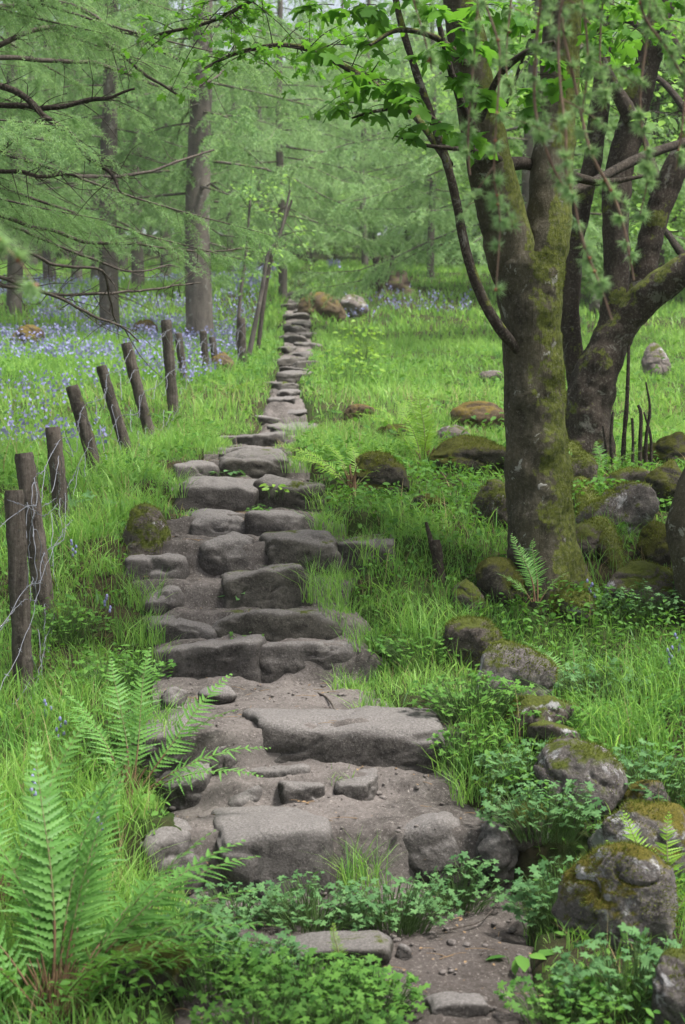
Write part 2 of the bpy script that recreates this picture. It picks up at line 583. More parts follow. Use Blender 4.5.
def zg(x, Y):
    x = np.asarray(x, float)
    Y = np.asarray(Y, float)
    d = path_d(x, Y)
    w = np.clip(d / 0.8, 0, 1)
    wb = np.clip(d / 0.45, 0, 1)
    wb = wb * wb * (3 - 2 * wb)
    base_ = np.where(Y < PATH_END, np.minimum(path_z(Y), G(Y) + 0.06) * (1 - wb) + G(Y) * wb, G(Y))
    z = base_ + w * (0.05 * fbm2(x, Y, 0.9, 3) + 0.03 * fbm2(x, Y, 3.5, 2, 5.0))
    far = np.clip((Y - 12) / 25, 0, 1)
    z = z + far * w * 0.35 * fbm2(x, Y, 0.13, 3, 3.0)
    verge = np.exp(-((d - 0.12) / 0.16) ** 2) * 0.035
    dip = np.where(Y < PATH_END, np.clip(-d / 0.08, 0, 1), 0) * 0.22
    return z + verge - dip

def surf(x, Y):
    x = np.asarray(x, float)
    Y = np.asarray(Y, float)
    return np.where((path_d(x, Y) < 0) & (Y < PATH_END), path_z(Y), zg(x, Y))

def ground_at(px, py):
    d = ray(px, py)
    Y = np.arange(3.2, 100, 0.02)
    hit = np.nonzero(CAMZ + d[2] * Y <= surf(d[0] * Y, Y))[0]
    Yh = Y[hit[0]] if len(hit) else 70.0
    return np.array([d[0] * Yh, Yh, float(surf(d[0] * Yh, Yh))])

def onground(x, Y, dz=0.0):
    return np.array([x, Y, float(zg(x, Y)) + dz])

def axis(a, b, fine0, fine1, fine, coarse):
    left = [fine0]
    s = fine
    while left[-1] > a:
        s = min(coarse, s * 1.12)
        left.append(left[-1] - s)
    right = [fine1]
    s = fine
    while right[-1] < b:
        s = min(coarse, s * 1.12)
        right.append(right[-1] + s)
    return np.array(left[:0:-1] + list(np.arange(fine0, fine1, fine)) + right)

gx = axis(-140, 140, -3.6, 3.6, 0.04, 8)
gyv = axis(-12, 260, 3.2, 14, 0.045, 6)
X, Yv = np.meshgrid(gx, gyv)
Z = zg(X, Yv)
idx = np.arange(X.size).reshape(X.shape)
g = Geo()
g.add(np.stack([X, Yv, Z], -1).reshape(-1, 3), np.stack([idx[:-1, :-1], idx[:-1, 1:], idx[1:, 1:], idx[1:, :-1]], -1).reshape(-1, 4))
tag(g.build('ground', M['ground']), 'dark woodland soil of the hillside under grass and herbs', kind='structure')

# ---- the trodden path: level treads, soil risers between the stones
rows = np.concatenate([np.arange(1.0, 3.4, 0.1), np.arange(3.4, 13, 0.013), np.arange(13, PATH_END + 0.5, 0.06)])
nc = 64
u = np.linspace(-0.12, 1.12, nc)
l, r = path_lr(rows)
Xp = l[:, None] + (r - l)[:, None] * u[None] + 0.03 * fbm2(rows[:, None] * np.ones((1, nc)), u[None] * 3 + rows[:, None] * 0, 3.0)
Yp = np.repeat(rows[:, None], nc, 1)
wav = 0.07 * fbm2(Xp, Yp, 1.7, 3, 9.0)
Zp = path_z(Yp + wav * np.clip((13 - Yp), 0, 1))
Zp = Zp + 0.024 * fbm2(Xp, Yp, 3.2, 4, 2.0) + 0.012 * fbm2(Xp, Yp, 15, 3, 4.0) + 0.006 * np.abs(fbm2(Xp, Yp, 38, 2, 6.0))
ed = np.clip(np.maximum(-u, u - 1) / 0.12, 0, 1)[None]
near = np.clip(1 - np.abs(u - 0.5) * 2, 0, 1)[None]
Zp = Zp - ed * 0.07 - 0.02 * (1 - np.clip(near * 4, 0, 1))
Zp = Zp + np.clip((Yp - 14) / 4, 0, 1) * (0.05 * fbm2(Xp, Yp, 1.3, 3, 70.0) - 0.03) - 0.10 * np.clip(Yp - PATH_END + 1.0, 0, 1)
idx = np.arange(Xp.size).reshape(Xp.shape)
g = Geo()
g.add(np.stack([Xp, Yp, Zp], -1).reshape(-1, 3), np.stack([idx[:-1, :-1], idx[:-1, 1:], idx[1:, 1:], idx[1:, :-1]], -1).reshape(-1, 4))
tag(g.build('path', M['soil']), 'trodden brown earth of the footpath climbing between the stones', kind='structure')

# ------------------------------------------------------------------ stones
import bmesh
_ico = {}
def ico(sub):
    if sub not in _ico:
        bm = bmesh.new()
        bmesh.ops.create_icosphere(bm, subdivisions=sub, radius=1.0)
        v = np.array([q.co[:] for q in bm.verts])
        bm.verts.index_update()
        f = np.array([[q.index for q in p.verts] for p in bm.faces])
        bm.free()
        _ico[sub] = (norm(v), f)
    return _ico[sub]

_stone_seed = [0]
def stone(name, ctr, half, mat, label, cat, group=None, box=3.2, rough=0.16, sub=4, tilt=(0, 0, 0), flat=0.0):
    _stone_seed[0] += 1
    s = _stone_seed[0] * 11.37
    v, f = ico(sub)
    half = np.asarray(half, float)
    r_ = np.random.default_rng(1000 + _stone_seed[0])
    slab = box >= 3.0
    if slab:
        N = [np.array(k, float) for k in ((1, 0, 0), (-1, 0, 0), (0, 1, 0), (0, -1, 0), (0, 0, 1), (0, 0, -1))]
        N = [norm(k + r_.normal(0, 0.09, 3)) for k in N]
        D = [0.97, 0.97, 1.0, 0.98, 1.0, 1.0]
        for k in range(9):
            n_ = norm(r_.normal(size=3) * np.array([1, 1, 0.8]))
            N.append(n_)
            D.append(np.abs(n_).sum() * r_.uniform(0.66, 0.86))
        pw = 16.0
    else:
        N, D = [], []
        for k in range(26):
            n_ = norm(r_.normal(size=3))
            N.append(n_)
            D.append(r_.uniform(0.84, 1.04))
        pw = 7.0
    N, D = np.array(N), np.array(D)
    p = v / (np.clip(v @ N.T / D, 0, None) ** pw).sum(1, keepdims=True) ** (1 / pw)
    q = p * half
    m = float(np.cbrt(half.prod()))
    nd_ = norm(q / half ** 1.2)
    q = q + nd_ * (fbm(q / m * 0.8 + s, 4) * 0.45 * rough * m)[:, None]
    q = q + nd_ * (0.20 * rough * m * fbm(q / m * np.array([2.6, 2.6, 4.0]) + s, 5))[:, None]
    ridge = np.abs(vnoise(q / m * 1.3 + s * 1.3))
    q = q - nd_ * (0.09 * m * np.clip(0.07 - ridge, 0, 1) / 0.07)[:, None]
    a, b, c = tilt
    Rx = np.array([[1, 0, 0], [0, math.cos(a), -math.sin(a)], [0, math.sin(a), math.cos(a)]])
    Ry = np.array([[math.cos(b), 0, math.sin(b)], [0, 1, 0], [-math.sin(b), 0, math.cos(b)]])
    Rz = np.array([[math.cos(c), -math.sin(c), 0], [math.sin(c), math.cos(c), 0], [0, 0, 1]])
    q = q @ (Rz @ Ry @ Rx).T
    g = Geo()
    g.add(q, f)
    o = g.build(name, mat)
    o.location = ctr
    return tag(o, label, cat, group)

STEPG = 'stones set as steps in the footpath'
def step_stone(k, x0, x1, top, bot, label, depth=0.34, mat='step', box=5.0, rough=0.22, dy=0.0, tilt=None, sub=5):
    """stone in the k-th riser; pixel extents of its face give width and height at that distance"""
    Y = RISERS[k][0] + dy
    a = at(x0, top, Y)
    b = at(x1, bot, Y)
    w = (b[0] - a[0]) / 2
    zt, zb = a[2] + 0.015, b[2] - 0.12
    h = (zt - zb) / 2
    c = ((a[0] + b[0]) / 2, Y + depth / 2 - 0.045, (zt + zb) / 2)
    tl = tilt or (random.uniform(-0.05, 0.05), random.uniform(-0.04, 0.04), random.uniform(-0.08, 0.08))
    return stone('step_stone', c, (w, depth / 2, h), M[mat], label, 'stone', STEPG, box, rough, sub, tl)

step_stone(0, 212, 332, 832, 890, 'broad rounded step stone with pale worn top above the dark creeping herbs', 0.40, sub=5, rough=0.12)
step_stone(0, 384, 482, 824, 885, 'lumpy grey step stone half sunk in soil, right of the tall grass tuft', 0.42, sub=5, box=2.6, rough=0.2)
step_stone(0, 470, 524, 828, 868, 'small pale rounded stone at the right end of the lowest clear step', 0.30, box=2.4)
step_stone(0, 128, 200, 822, 890, 'grey boulder behind the big fern at the left end of the lowest clear step', 0.40, box=2.6)
step_stone(1, 155, 207, 780, 803, 'flat grey stone in the row of small stones, nearest the big fern', 0.22)
step_stone(1, 220, 266, 787, 812, 'round-topped small stone, second in the row of small stones below the long slab', 0.20, box=2.6)
step_stone(1, 276, 327, 787, 806, 'low flat small stone in the middle of the row below the long slab', 0.20)
step_stone(1, 330, 382, 783, 800, 'thin pale stone at the right end of the row below the long slab', 0.18)
step_stone(1, 243, 312, 772, 786, 'sunken flat stone just behind the row of small stones, under the long slab', 0.20, dy=0.12)
step_stone(2, 135, 190, 732, 780, 'squarish brown stone left of the round boulder beside the long slab', 0.30, dy=-0.02)
step_stone(2, 200, 248, 733, 783, 'round brown boulder wedged against the left end of the long slab', 0.30, box=2.3, dy=-0.03)
step_stone(2, 243, 455, 727, 772, 'longest slab of the stair, soil-caked, reaching to the grass on its right', 0.40, sub=5, rough=0.17, tilt=(0, 0.015, 0.02))
step_stone(3, 146, 268, 645, 684, 'left half of the long step above the earth landing, worn edge', 0.36, sub=5)
step_stone(3, 256, 372, 643, 682, 'right half of the long step above the earth landing, ending in grass', 0.36, sub=5, tilt=(0, -0.02, 0.03))
step_stone(4, 143, 222, 622, 648, 'low left stone of the step with green moss stains on its face', 0.32)
step_stone(4, 212, 348, 615, 648, 'long right stone with green moss stains on its low face', 0.32, mat='stepmoss', sub=5)
step_stone(5, 130, 212, 582, 620, 'bulky rounded stone directly under the lone pale kerb stone on the left', 0.34, box=2.8)
step_stone(5, 214, 308, 574, 614, 'slanting slab with a small pale-leaved seedling growing on its corner', 0.34, mat='stepmoss', tilt=(0, -0.10, 0.05))
step_stone(6, 120, 186, 557, 590, 'lone pale kerb stone jutting into the grass left of the arched boulder', 0.32, dy=-0.1)
step_stone(6, 186, 272, 536, 588, 'tall arched boulder standing upright in the middle of the stair', 0.34, box=2.3, sub=5)
step_stone(6, 262, 345, 537, 570, 'dark slab with a moss-edged top, right of the arched boulder', 0.34, mat='stepmoss')
step_stone(6, 335, 402, 540, 560, 'flat half-buried slab in the grass at the far right end of the arched boulder step', 0.34, mat='stepmoss')
step_stone(7, 186, 250, 516, 545, 'left block of the pair of square blocks behind the arched boulder', 0.36)
step_stone(7, 247, 312, 517, 543, 'right block of the pair of square blocks behind the arched boulder', 0.36)
step_stone(8, 166, 258, 485, 517, 'wide dark block with grass growing against its left end, below the yellow-leaved seedling', 0.42, sub=5, rough=0.18)
step_stone(8, 250, 328, 482, 514, 'dark rough block carrying a bright yellow-green seedling', 0.42, mat='stepmoss', rough=0.2)
step_stone(9, 170, 218, 466, 484, 'low rounded stone sticking out left beyond the step above it', 0.40, dy=-0.15)
step_stone(9, 210, 292, 456, 484, 'dark hollowed block with a tuft of white-edged leaves at its left foot', 0.45, mat='stepmoss')
step_stone(10, 210, 280, 450, 466, 'flat pale slab lying on the dark hollowed block', 0.5)
step_stone(11, 197, 242, 439, 451, 'thin left slab of the topmost proper step, running into grass', 0.5)
step_stone(11, 236, 288, 436, 450, 'thin right slab of the topmost proper step', 0.5)

def flat_stone(px, py, w, hgt, depth, label, mat='step', group=STEPG, name='step_stone', box=2.6, lift=0.3, cat='stone', wild=False):
    p = ground_at(px, py)
    Y = p[1]
    ww = w / F * Y / 2
    hh = hgt / F * Y / 2
    if wild:
        ww *= random.uniform(0.5, 1.1)
        p = p + np.array([random.uniform(-7, 7) / F * Y, 0, 0])
    zz = p[2]
    return stone(name, (p[0], Y + depth / 2, zz + hh * lift), (ww, depth / 2, hh), M[mat], label, cat, group, box, 0.26 if wild else 0.16, 4, (0.06, random.uniform(-0.08, 0.08) * (2.5 if wild else 1), random.uniform(-0.3, 0.3) * (2 if wild else 1)))

flat_stone(215, 705, 46, 26, 0.20, 'flat oval pale stone lying on the earth landing')
flat_stone(170, 708, 30, 24, 0.16, 'rounded stone at the grassy left edge of the earth landing')
flat_stone(340, 970, 116, 34, 0.20, 'long flat stone half hidden by leafy herbs at the foot of the stair', 'stepmoss', box=4.0)
flat_stone(404, 962, 20, 22, 0.045, 'single pale pebble-sized stone beside the flat stone at the foot of the stair')
flat_stone(458, 1024, 64, 26, 0.12, 'pale flat stone set in the mud in the very front of the path', box=4.0)
flat_stone(150, 1000, 90, 90, 0.2, 'dark stone in dry grass right of the rusty base of the big fern', 'boulderdark')
flat_stone(288, 433, 58, 12, 0.9, 'wide pale slab lying in the path just above the topmost proper step', lift=0.7, box=4.0)
flat_stone(270, 424, 26, 9, 0.5, 'small slab at the left side of the wide pale slab', lift=0.7, box=4.0)
flat_stone(296, 416, 30, 9, 0.6, 'thin slab directly behind the wide pale slab', lift=0.7, box=4.0)
flat_stone(281, 405, 28, 10, 0.6, 'small pale slab standing alone where the path narrows to grass', lift=0.7, box=4.0)
flat_stone(288, 396, 20, 8, 0.5, 'pinkish stone in grass just below the narrow upper path', lift=0.7, box=4.0)
fars = [(279, 388, 28, 7, 'nearest flat stone of the narrow upper path, counted from its lower end'),
        (296, 381, 28, 9, 'second flat stone of the narrow upper path, counted from its lower end'),
        (289, 374, 28, 6, 'third flat stone of the narrow upper path, counted from its lower end'),
        (304, 370, 19, 9, 'fourth flat stone of the narrow upper path, counted from its lower end'),
        (289, 364, 27, 7, 'fifth flat stone of the narrow upper path, counted from its lower end'),
        (302, 359, 26, 9, 'sixth flat stone of the narrow upper path, counted from its lower end'),
        (291, 353, 29, 7, 'seventh flat stone of the narrow upper path, counted from its lower end'),
        (301, 348, 29, 7, 'eighth flat stone of the narrow upper path, counted from its lower end'),
        (292, 342, 27, 9, 'ninth flat stone of the narrow upper path, counted from its lower end'),
        (304, 337, 19, 6, 'tenth flat stone of the narrow upper path, counted from its lower end'),
        (291, 331, 28, 6, 'eleventh flat stone of the narrow upper path, counted from its lower end'),
        (303, 326, 19, 6, 'twelfth flat stone of the narrow upper path, counted from its lower end'),
        (293, 320, 28, 7, 'thirteenth flat stone of the narrow upper path, counted from its lower end'),
        (303, 315, 25, 6, 'fourteenth flat stone of the narrow upper path, counted from its lower end'),
        (295, 309, 28, 6, 'fifteenth flat stone of the narrow upper path, counted from its lower end'),
        (300, 304, 24, 5, 'sixteenth flat stone of the narrow upper path, counted from its lower end'),
        (292, 298, 21, 6, 'highest flat stone of the narrow upper path, at its top by the outcrop')]
for px, py, w, hgt, lab in fars:
    Yf = ground_at(px, py)[1]
    flat_stone(px, py, w, hgt * 1.5, 0.034 * Yf, lab, mat='stepmoss', lift=random.uniform(0.2, 0.6), box=4.0, wild=True)

ROCKG = 'boulders lying in the grass beside the path'
def boulder(x0, x1, top, bot, label, mat='boulder', box=2.6, rough=0.24, Y=None, depth=None, sub=5, sink=0.4):
    p = ground_at((x0 + x1) / 2, bot) if Y is None else None
    Y = p[1] if Y is None else Y
    a, b = at(x0, top, Y), at(x1, bot, Y)
    w = (b[0] - a[0]) / 2
    furry = mat not in ('boulderpale', 'boulderrust') and Y < 9.5
    zb = min(b[2], float(zg((a[0] + b[0]) / 2, Y)))
    hh = (a[2] - zb)
    zb -= hh * sink
    d = depth or w * 0.85
    o = stone('boulder', ((a[0] + b[0]) / 2, Y + d * 0.7, (a[2] + zb) / 2 + 0.03), (w * 1.12, d * 1.1, (a[2] - zb) / 2 * 1.12), M[mat], label, 'boulder', ROCKG, box, rough, sub, (random.uniform(-.06, .06), random.uniform(-.06, .06), random.uniform(-.2, .2)))
    if furry:
        moss_part(o, 26000 / max(1, Y / 6) ** 1.5, (0.15, -0.1, 1.0), 0.22, 0.013 + 0.0006 * Y, 0.0022 + 0.0003 * Y)
    return o

boulder(116, 170, 512, 550, 'mossy boulder in the grass between the fence and the stair', 'boulder', sub=5)
boulder(345, 414, 459, 494, 'dark overgrown boulder right of the bright arching fern', 'boulderdark')
boulder(430, 506, 438, 476, 'wide mossy boulder just left of the sycamore trunk, topped with moss and leaves', 'boulderdark')
boulder(450, 512, 405, 428, 'brown mossy outcrop at the meadow edge behind the wide mossy boulder', 'boulderrust')
boulder(434, 474, 428, 450, 'small pale stone wedged on the path side of the wide mossy boulder', 'boulderpale')
boulder(346, 374, 407, 420, 'small rusty stone alone in the bright meadow grass right of the path', 'boulderrust')
boulder(376, 408, 427, 443, 'small dark stone in the grass left of the yellow-green fern', 'boulderdark')
boulder(476, 520, 482, 528, 'rounded mossy stone leaning on the left foot of the sycamore', 'boulder')
boulder(566, 602, 458, 500, 'green cushion of moss over a stone between the two big trunks', 'boulder')
boulder(594, 660, 486, 532, 'rock with a big white lichen patch right of the sycamore trunk', 'boulderlichen', sub=5)
boulder(600, 665, 478, 500, 'moss-covered rock on top behind the white lichen rock', 'boulder')
boulder(655, 700, 434, 472, 'dark rock beyond the bare shoots at the meadow edge', 'boulderdark')
boulder(648, 700, 472, 512, 'dark mossy rock behind the bent trunk on the right', 'boulderdark')
boulder(612, 684, 570, 612, 'low rock with a pale moss cap at the foot of the bent trunk', 'boulder', sub=5)
boulder(446, 505, 626, 668, 'dark moss mound behind the pale-topped mossy boulder beside the landing', 'boulder')
boulder(480, 560, 654, 712, 'pale-topped mossy boulder beside the landing', 'boulderlichen', sub=5)
boulder(500, 562, 706, 745, 'low brownish mossy stone in herbs below the pale-topped boulder', 'boulder')
boulder(538, 628, 757, 820, 'dome-shaped mossy boulder with two white patches on its crest', 'boulderlichen', sub=5)
boulder(580, 690, 852, 955, 'biggest mossy boulder with a white worn shoulder, beside the muddy path foot', 'boulderbig', sub=6, rough=0.26)
boulder(600, 720, 820, 880, 'orange-moss ridge stone behind the biggest mossy boulder', 'boulderbig', sub=5)
boulder(655, 730, 975, 1050, 'mossy stone with a white edge in front of the biggest mossy boulder', 'boulderlichen', sub=5)
boulder(643, 673, 351, 379, 'pale pinkish stone alone in the far meadow right of the dark trunks', 'boulderpale')
boulder(478, 528, 562, 602, 'dark rock crowding the left side of the sycamore foot', 'boulderdark')
boulder(560, 598, 598, 622, 'low mossy stone just right of the sycamore foot', 'boulder')
boulder(448, 482, 588, 612, 'flat mossy stone in the grass left of the dark rock at the sycamore foot', 'boulder')
boulder(560, 612, 530, 560, 'mossy hump behind the right side of the sycamore foot', 'boulder')
boulder(640, 690, 530, 566, 'mossy hump between the lichen rock and the bent trunk', 'boulderdark')
boulder(528, 585, 735, 760, 'flat mossy stone just above the dome-shaped boulder', 'boulder')
boulder(620, 672, 790, 822, 'mossy ledge stone right of the dome-shaped boulder', 'boulderbig')
boulder(505, 560, 815, 850, 'half-buried mossy stone between the step end and the dome-shaped boulder', 'boulder')
boulder(410, 445, 500, 516, 'small flat mossy stone in grass below the overgrown boulder', 'boulderdark')
boulder(300, 342, 294, 318, 'brown rock outcrop at the top of the path on its right', 'boulderrust', rough=0.3)
boulder(328, 368, 295, 316, 'paler grey rock outcrop touching the brown one at the top of the path', 'boulderpale', rough=0.3)
boulder(130, 158, 320, 338, 'rusty mound between the two larch trunks', 'boulderrust')
boulder(10, 42, 324, 348, 'rusty mound among bluebells at the wood edge on the far left', 'boulderrust')
boulder(208, 236, 355, 376, 'brown stone behind the distant fence posts', 'boulderrust')
boulder(590, 625, 300, 316, 'grey stone far up the meadow behind the leaning trunk', 'boulderpale')
boulder(480, 503, 372, 381, 'small stone far out in the bright meadow left of the sycamore', 'boulderpale')

# ------------------------------------------------------------------ trees
def limb_px(pts, Y, seed=0.0, dz=None):
    """pixel waypoints (x, y, width) at distance Y (or one Y per point) -> points and radii"""
    P, R = [], []
    for k, q in enumerate(pts):
        yy = Y if np.ndim(Y) == 0 else Y[k]
        P.append(at(q[0], q[1], yy))
        R.append(q[2] / F * yy / 2)
    return np.array(P), np.array(R)

def maple_template():
    ang = [(-90, 0.06), (-60, 0.42), (-38, 0.62), (-20, 0.52), (-8, 0.50), (8, 0.92), (22, 0.86), (33, 0.55), (45, 0.50), (58, 0.84), (74, 0.90), (90, 1.12)]
    pts = []
    for a, r in ang:
        pts.append((math.cos(math.radians(a)) * r, math.sin(math.radians(a)) * r))
    full = pts + [(-x, y) for x, y in pts[-2:0:-1]]
    v = [(0, 0.05, 0.02)] + [(x * 0.5, y * 0.5 + 0.02, -0.22 * (x * x) - 0.10 * max(0, y) ** 2) for x, y in full]
    n = len(full)
    f = [(0, 1 + k, 1 + (k + 1) % n) for k in range(n)]
    return np.array(v), np.array(f)

MAPLE_V, MAPLE_F = maple_template()
OVAL_V = np.array([(0, 0, 0), (0.26, 0.3, 0.05), (0.22, 0.7, 0.03), (0, 1.0, -0.08), (-0.22, 0.7, 0.03), (-0.26, 0.3, 0.05), (0, 0.5, -0.02)])
OVAL_F = np.array([(6, 0, 1), (6, 1, 2), (6, 2, 3), (6, 3, 4), (6, 4, 5), (6, 5, 0)])
DIA_V = np.array([(0, 0, 0), (0.30, 0.5, 0.06), (0, 1, -0.04), (-0.30, 0.5, 0.06)])
DIA_F = np.array([(0, 1, 2), (0, 2, 3)])

def leaf_frames(n, up=0.75, spread=1.0):
    """random leaf tip directions (near level, drooping) and normals (mostly up)"""
    az = rng.uniform(0, 2 * PI, n)
    d = np.stack([np.cos(az), np.sin(az), rng.uniform(-0.75, 0.25, n)], 1)
    nn = np.stack([rng.normal(0, 0.45, n), rng.normal(0, 0.45, n), np.full(n, up)], 1)
    return d, nn

def leafy_twigs(gw, gl, base, direction, length, n_leaf, tv, tf, size, wmat=0, lmat=0, spread=0.12, rad=0.006):
    """a thin twig with leaves along its outer part"""
    d = norm(np.asarray(direction, float))
    pts = [base, base + d * length * 0.5 + np.array([0, 0, 0.03 * length]), base + d * length + np.array([0, 0, -0.10 * length])]
    tube(gw, pts, [rad, rad * 0.7, rad * 0.3], 6, 5, mat=wmat, cap=False)
    t = rng.uniform(0.3, 1.0, n_leaf)
    q, _ = resample(pts, [1, 1, 1], 30)
    pos = q[(t * 29).astype(int)]
    ld, ln = leaf_frames(n_leaf)
    ld = ld + d * 0.6
    pos = pos + norm(ld) * rng.uniform(0.01, spread, (n_leaf, 1))
    scatter(gl, tv, tf, pos, ld, ln, size * rng.uniform(0.6, 1.15, n_leaf), lmat, rng.uniform(0, 1, n_leaf))

# ---- the sycamore
pA = ground_at(546, 606)
YA = pA[1]
syc = empty('sycamore_tree', pA, 'mossy forked sycamore with a stout straight trunk standing right of the stair', 'tree')
def local(o, P):
    return np.asarray(P) - np.array(o.location)

def part_tube(o, name, pts, rad, mat, n=40, sides=20, rough=0.08, rs=9.0, flare=None, seed=1.0, extra=None):
    g = Geo()
    tube(g, local(o, pts), rad, n, sides, rough, rs, 0, 0.5, flare, True, seed)
    if extra:
        extra(g)
    return g.build(name, mat, o)

P, R = limb_px([(550, 625, 78), (547, 580, 72), (541, 530, 64), (537, 460, 62), (534, 390, 60), (531, 330, 60), (530, 285, 66), (533, 255, 60)], YA + 0.15)
P[0][2] -= 0.1
part_tube(syc, 'trunk', P, R, M['bark_syc'], 220, 96, 0.085, 8, (0.6, 0.22, 4), 0.6)
P, R = limb_px([(530, 325, 36), (523, 295, 44), (510, 250, 49), (496, 190, 46), (480, 120, 42), (468, 50, 38), (455, -40, 34), (440, -160, 28), (420, -320, 18)], [YA + 0.15, YA + 0.15, YA + 0.15, YA + .1, YA + .05, YA, YA - .05, YA - .1, YA - .2])
part_tube(syc, 'limb', P, R, M['bark_syc'], 120, 40, 0.09, 10, None, 2.0)
P, R = limb_px([(536, 315, 40), (546, 245, 46), (552, 180, 42), (557, 110, 40), (562, 30, 38), (566, -60, 34), (580, -180, 28), (600, -330, 18)], [YA + .15, YA + .2, YA + .25, YA + .3, YA + .3, YA + .35, YA + .4, YA + .5])
part_tube(syc, 'limb', P, R, M['bark_syc'], 120, 40, 0.09, 10, None, 3.0)
P, R = limb_px([(528, 362, 10), (514, 346, 11), (498, 326, 11), (484, 302, 10.5), (472, 272, 10), (463, 238, 9.5), (456, 200, 9), (446, 160, 8.5), (429, 110, 8), (412, 60, 7), (398, 10, 6.5), (386, -60, 6), (370, -140, 4)], [YA + 0.1, YA + 0.04] + [YA - 0.02] * 11)
part_tube(syc, 'side_stem', P, R, M['bark_old'], 70, 12, 0.12, 12, None, 4.0)
branches = [
    ([(490, 170, 14), (520, 163, 13), (560, 172, 11), (600, 182, 8), (645, 176, 3)], [YA, YA + .2, YA + .5, YA + .7, YA + .9]),
    ([(500, 160, 9), (470, 150, 6), (430, 146, 4), (395, 136, 1.5)], [YA, YA - .2, YA - .35, YA - .45]),
    ([(483, 150, 10), (460, 100, 8), (448, 60, 6), (438, 20, 5)], [YA - .1, YA - .25, YA - .3, YA - .3]),
    ([(480, 120, 8), (500, 75, 7), (530, 50, 6), (555, 42, 4)], [YA - .1, YA - .25, YA - .35, YA - .4]),
    ([(450, 165, 8), (410, 110, 7), (370, 82, 7), (325, 56, 6), (285, 45, 5), (240, 52, 4), (205, 68, 3)], [YA, YA + .3, YA + .6, YA + .9, YA + 1.1, YA + 1.3, YA + 1.5]),
    ([(460, -20, 12), (400, -50, 9), (330, -35, 7), (270, -10, 5), (215, 20, 4), (160, 34, 3)], [YA, YA + .3, YA + .6, YA + .8, YA + 1.0, YA + 1.2]),
    ([(420, -200, 14), (330, -240, 10), (240, -200, 7), (160, -120, 5), (90, -40, 4), (30, 10, 3)], [YA - .1, YA + .4, YA + .9, YA + 1.4, YA + 1.8, YA + 2.0]),
    ([(575, -100, 14), (620, -160, 10), (680, -190, 8), (760, -180, 5)], [YA + .4, YA, YA - .4, YA - .8]),
    ([(440, -150, 12), (400, -260, 9), (340, -380, 6)], [YA, YA - .8, YA - 1.6]),
    ([(590, -250, 12), (640, -380, 8), (650, -460, 5)], [YA + .5, YA + 1.0, YA + 1.6]),
    ([(455, 140, 6), (432, 118, 5), (405, 108, 4), (372, 112, 3), (352, 118, 2)], [YA, YA - .2, YA - .4, YA - .5, YA - .55]),
    ([(472, 70, 8), (440, 40, 6), (400, 30, 5), (370, 45, 3)], [YA, YA - .3, YA - .5, YA - .6]),
    ([(555, 60, 8), (590, 40, 6), (620, 15, 5), (650, 20, 3)], [YA + .3, YA + .6, YA + .9, YA + 1.0])]
gcr = Geo()
for k, (pp, yy) in enumerate(branches):
    P, R = limb_px(pp, yy)
    part_tube(syc, 'branch', P, R, M['bark_dark'] if k < 4 else M['bark_old'], 30, 8, 0.12, 14, None, 5.0 + k)
    Pl = local(syc, P)
    q, _ = resample(Pl, R, 60)
    n = 34 if k in (4, 5) else 16
    for j in range(n):
        t = rng.uniform(0.35, 1.0)
        b = q[int(t * 59)]
        d = rng.normal(size=3) * np.array([1, 1, 0.5])
        if k in (4, 5, 6):
            leafy_twigs(gcr, gcr, b, d, rng.uniform(0.2, 0.5), 8, MAPLE_V, MAPLE_F, 0.075, 1, 0, 0.08, 0.0035)
        elif k >= 7 and k not in (10, 11):
            leafy_twigs(gcr, gcr, b, d, rng.uniform(0.2, 0.5), 9, MAPLE_V, MAPLE_F, 0.12, 1, 0, 0.12, 0.004)
# big leaves that show against the pale wood, each spray on its twig
for px, py, dx, cnt in ((352, 118, -0.5, 5), (375, 100, -0.4, 6), (400, 96, 0.1, 7), (420, 110, -0.2, 6), (446, 92, 0.2, 6), (462, 60, 0.3, 6), (480, 108, 0.3, 6), (505, 128, 0.4, 5), (410, 140, -0.1, 5), (436, 135, 0.1, 5),
                        (500, 60, 0.5, 5), (395, 40, -0.3, 6), (430, 20, 0.1, 6), (372, 60, -0.5, 5), (520, 105, 0.4, 4), (470, 20, 0.1, 5), (548, 90, 0.3, 3), (360, 20, -0.4, 5), (400, 5, 0, 5), (440, 60, 0, 5), (385, 120, -.3, 5), (468, 150, .2, 4), (490, 20, .2, 5), (515, 30, .3, 5), (340, 60, -.4, 4), (420, 70, 0, 6), (385, 20, 0, 6), (455, 40, 0, 6), (530, 70, .3, 4), (352, 90, -.4, 5), (600, 20, .3, 5), (640, 10, .3, 5), (575, 50, .2, 4), (330, 20, -.4, 5)):
    b = local(syc, at(px + rng.normal(0, 5), py - 6, YA - 0.45 + rng.normal(0, 0.12)))
    leafy_twigs(gcr, gcr, b - np.array([dx * 0.10, 0, -0.04]), (dx, -0.3, -0.1), 0.16, cnt + 2, MAPLE_V, MAPLE_F, 0.14, 1, 0, 0.07, 0.0025)
gcr.build('crown', [M['maple'], M['bark_dark']], syc)
moss_part(syc.children[0] if syc.children[0].name.startswith('trunk') else [c for c in syc.children if c.name.startswith('trunk')][0], 16000, (0.95, -0.25, 0.25), 0.42, 0.012, 0.0035, 9000)
# pale scar on the trunk
g = Geo()
v, f = ico(3)
c = local(syc, at(543, 487, YA - 0.005))
g.add(v * np.array([0.024, 0.006, 0.022]) * (1 + 0.25 * fbm(v * 2.0, 3))[:, None] + c + np.array([0, 0.008, 0]), f)
tag(g.build('bark_scar', M['sapwood'], syc), 'pale diamond-shaped scar low on the trunk')

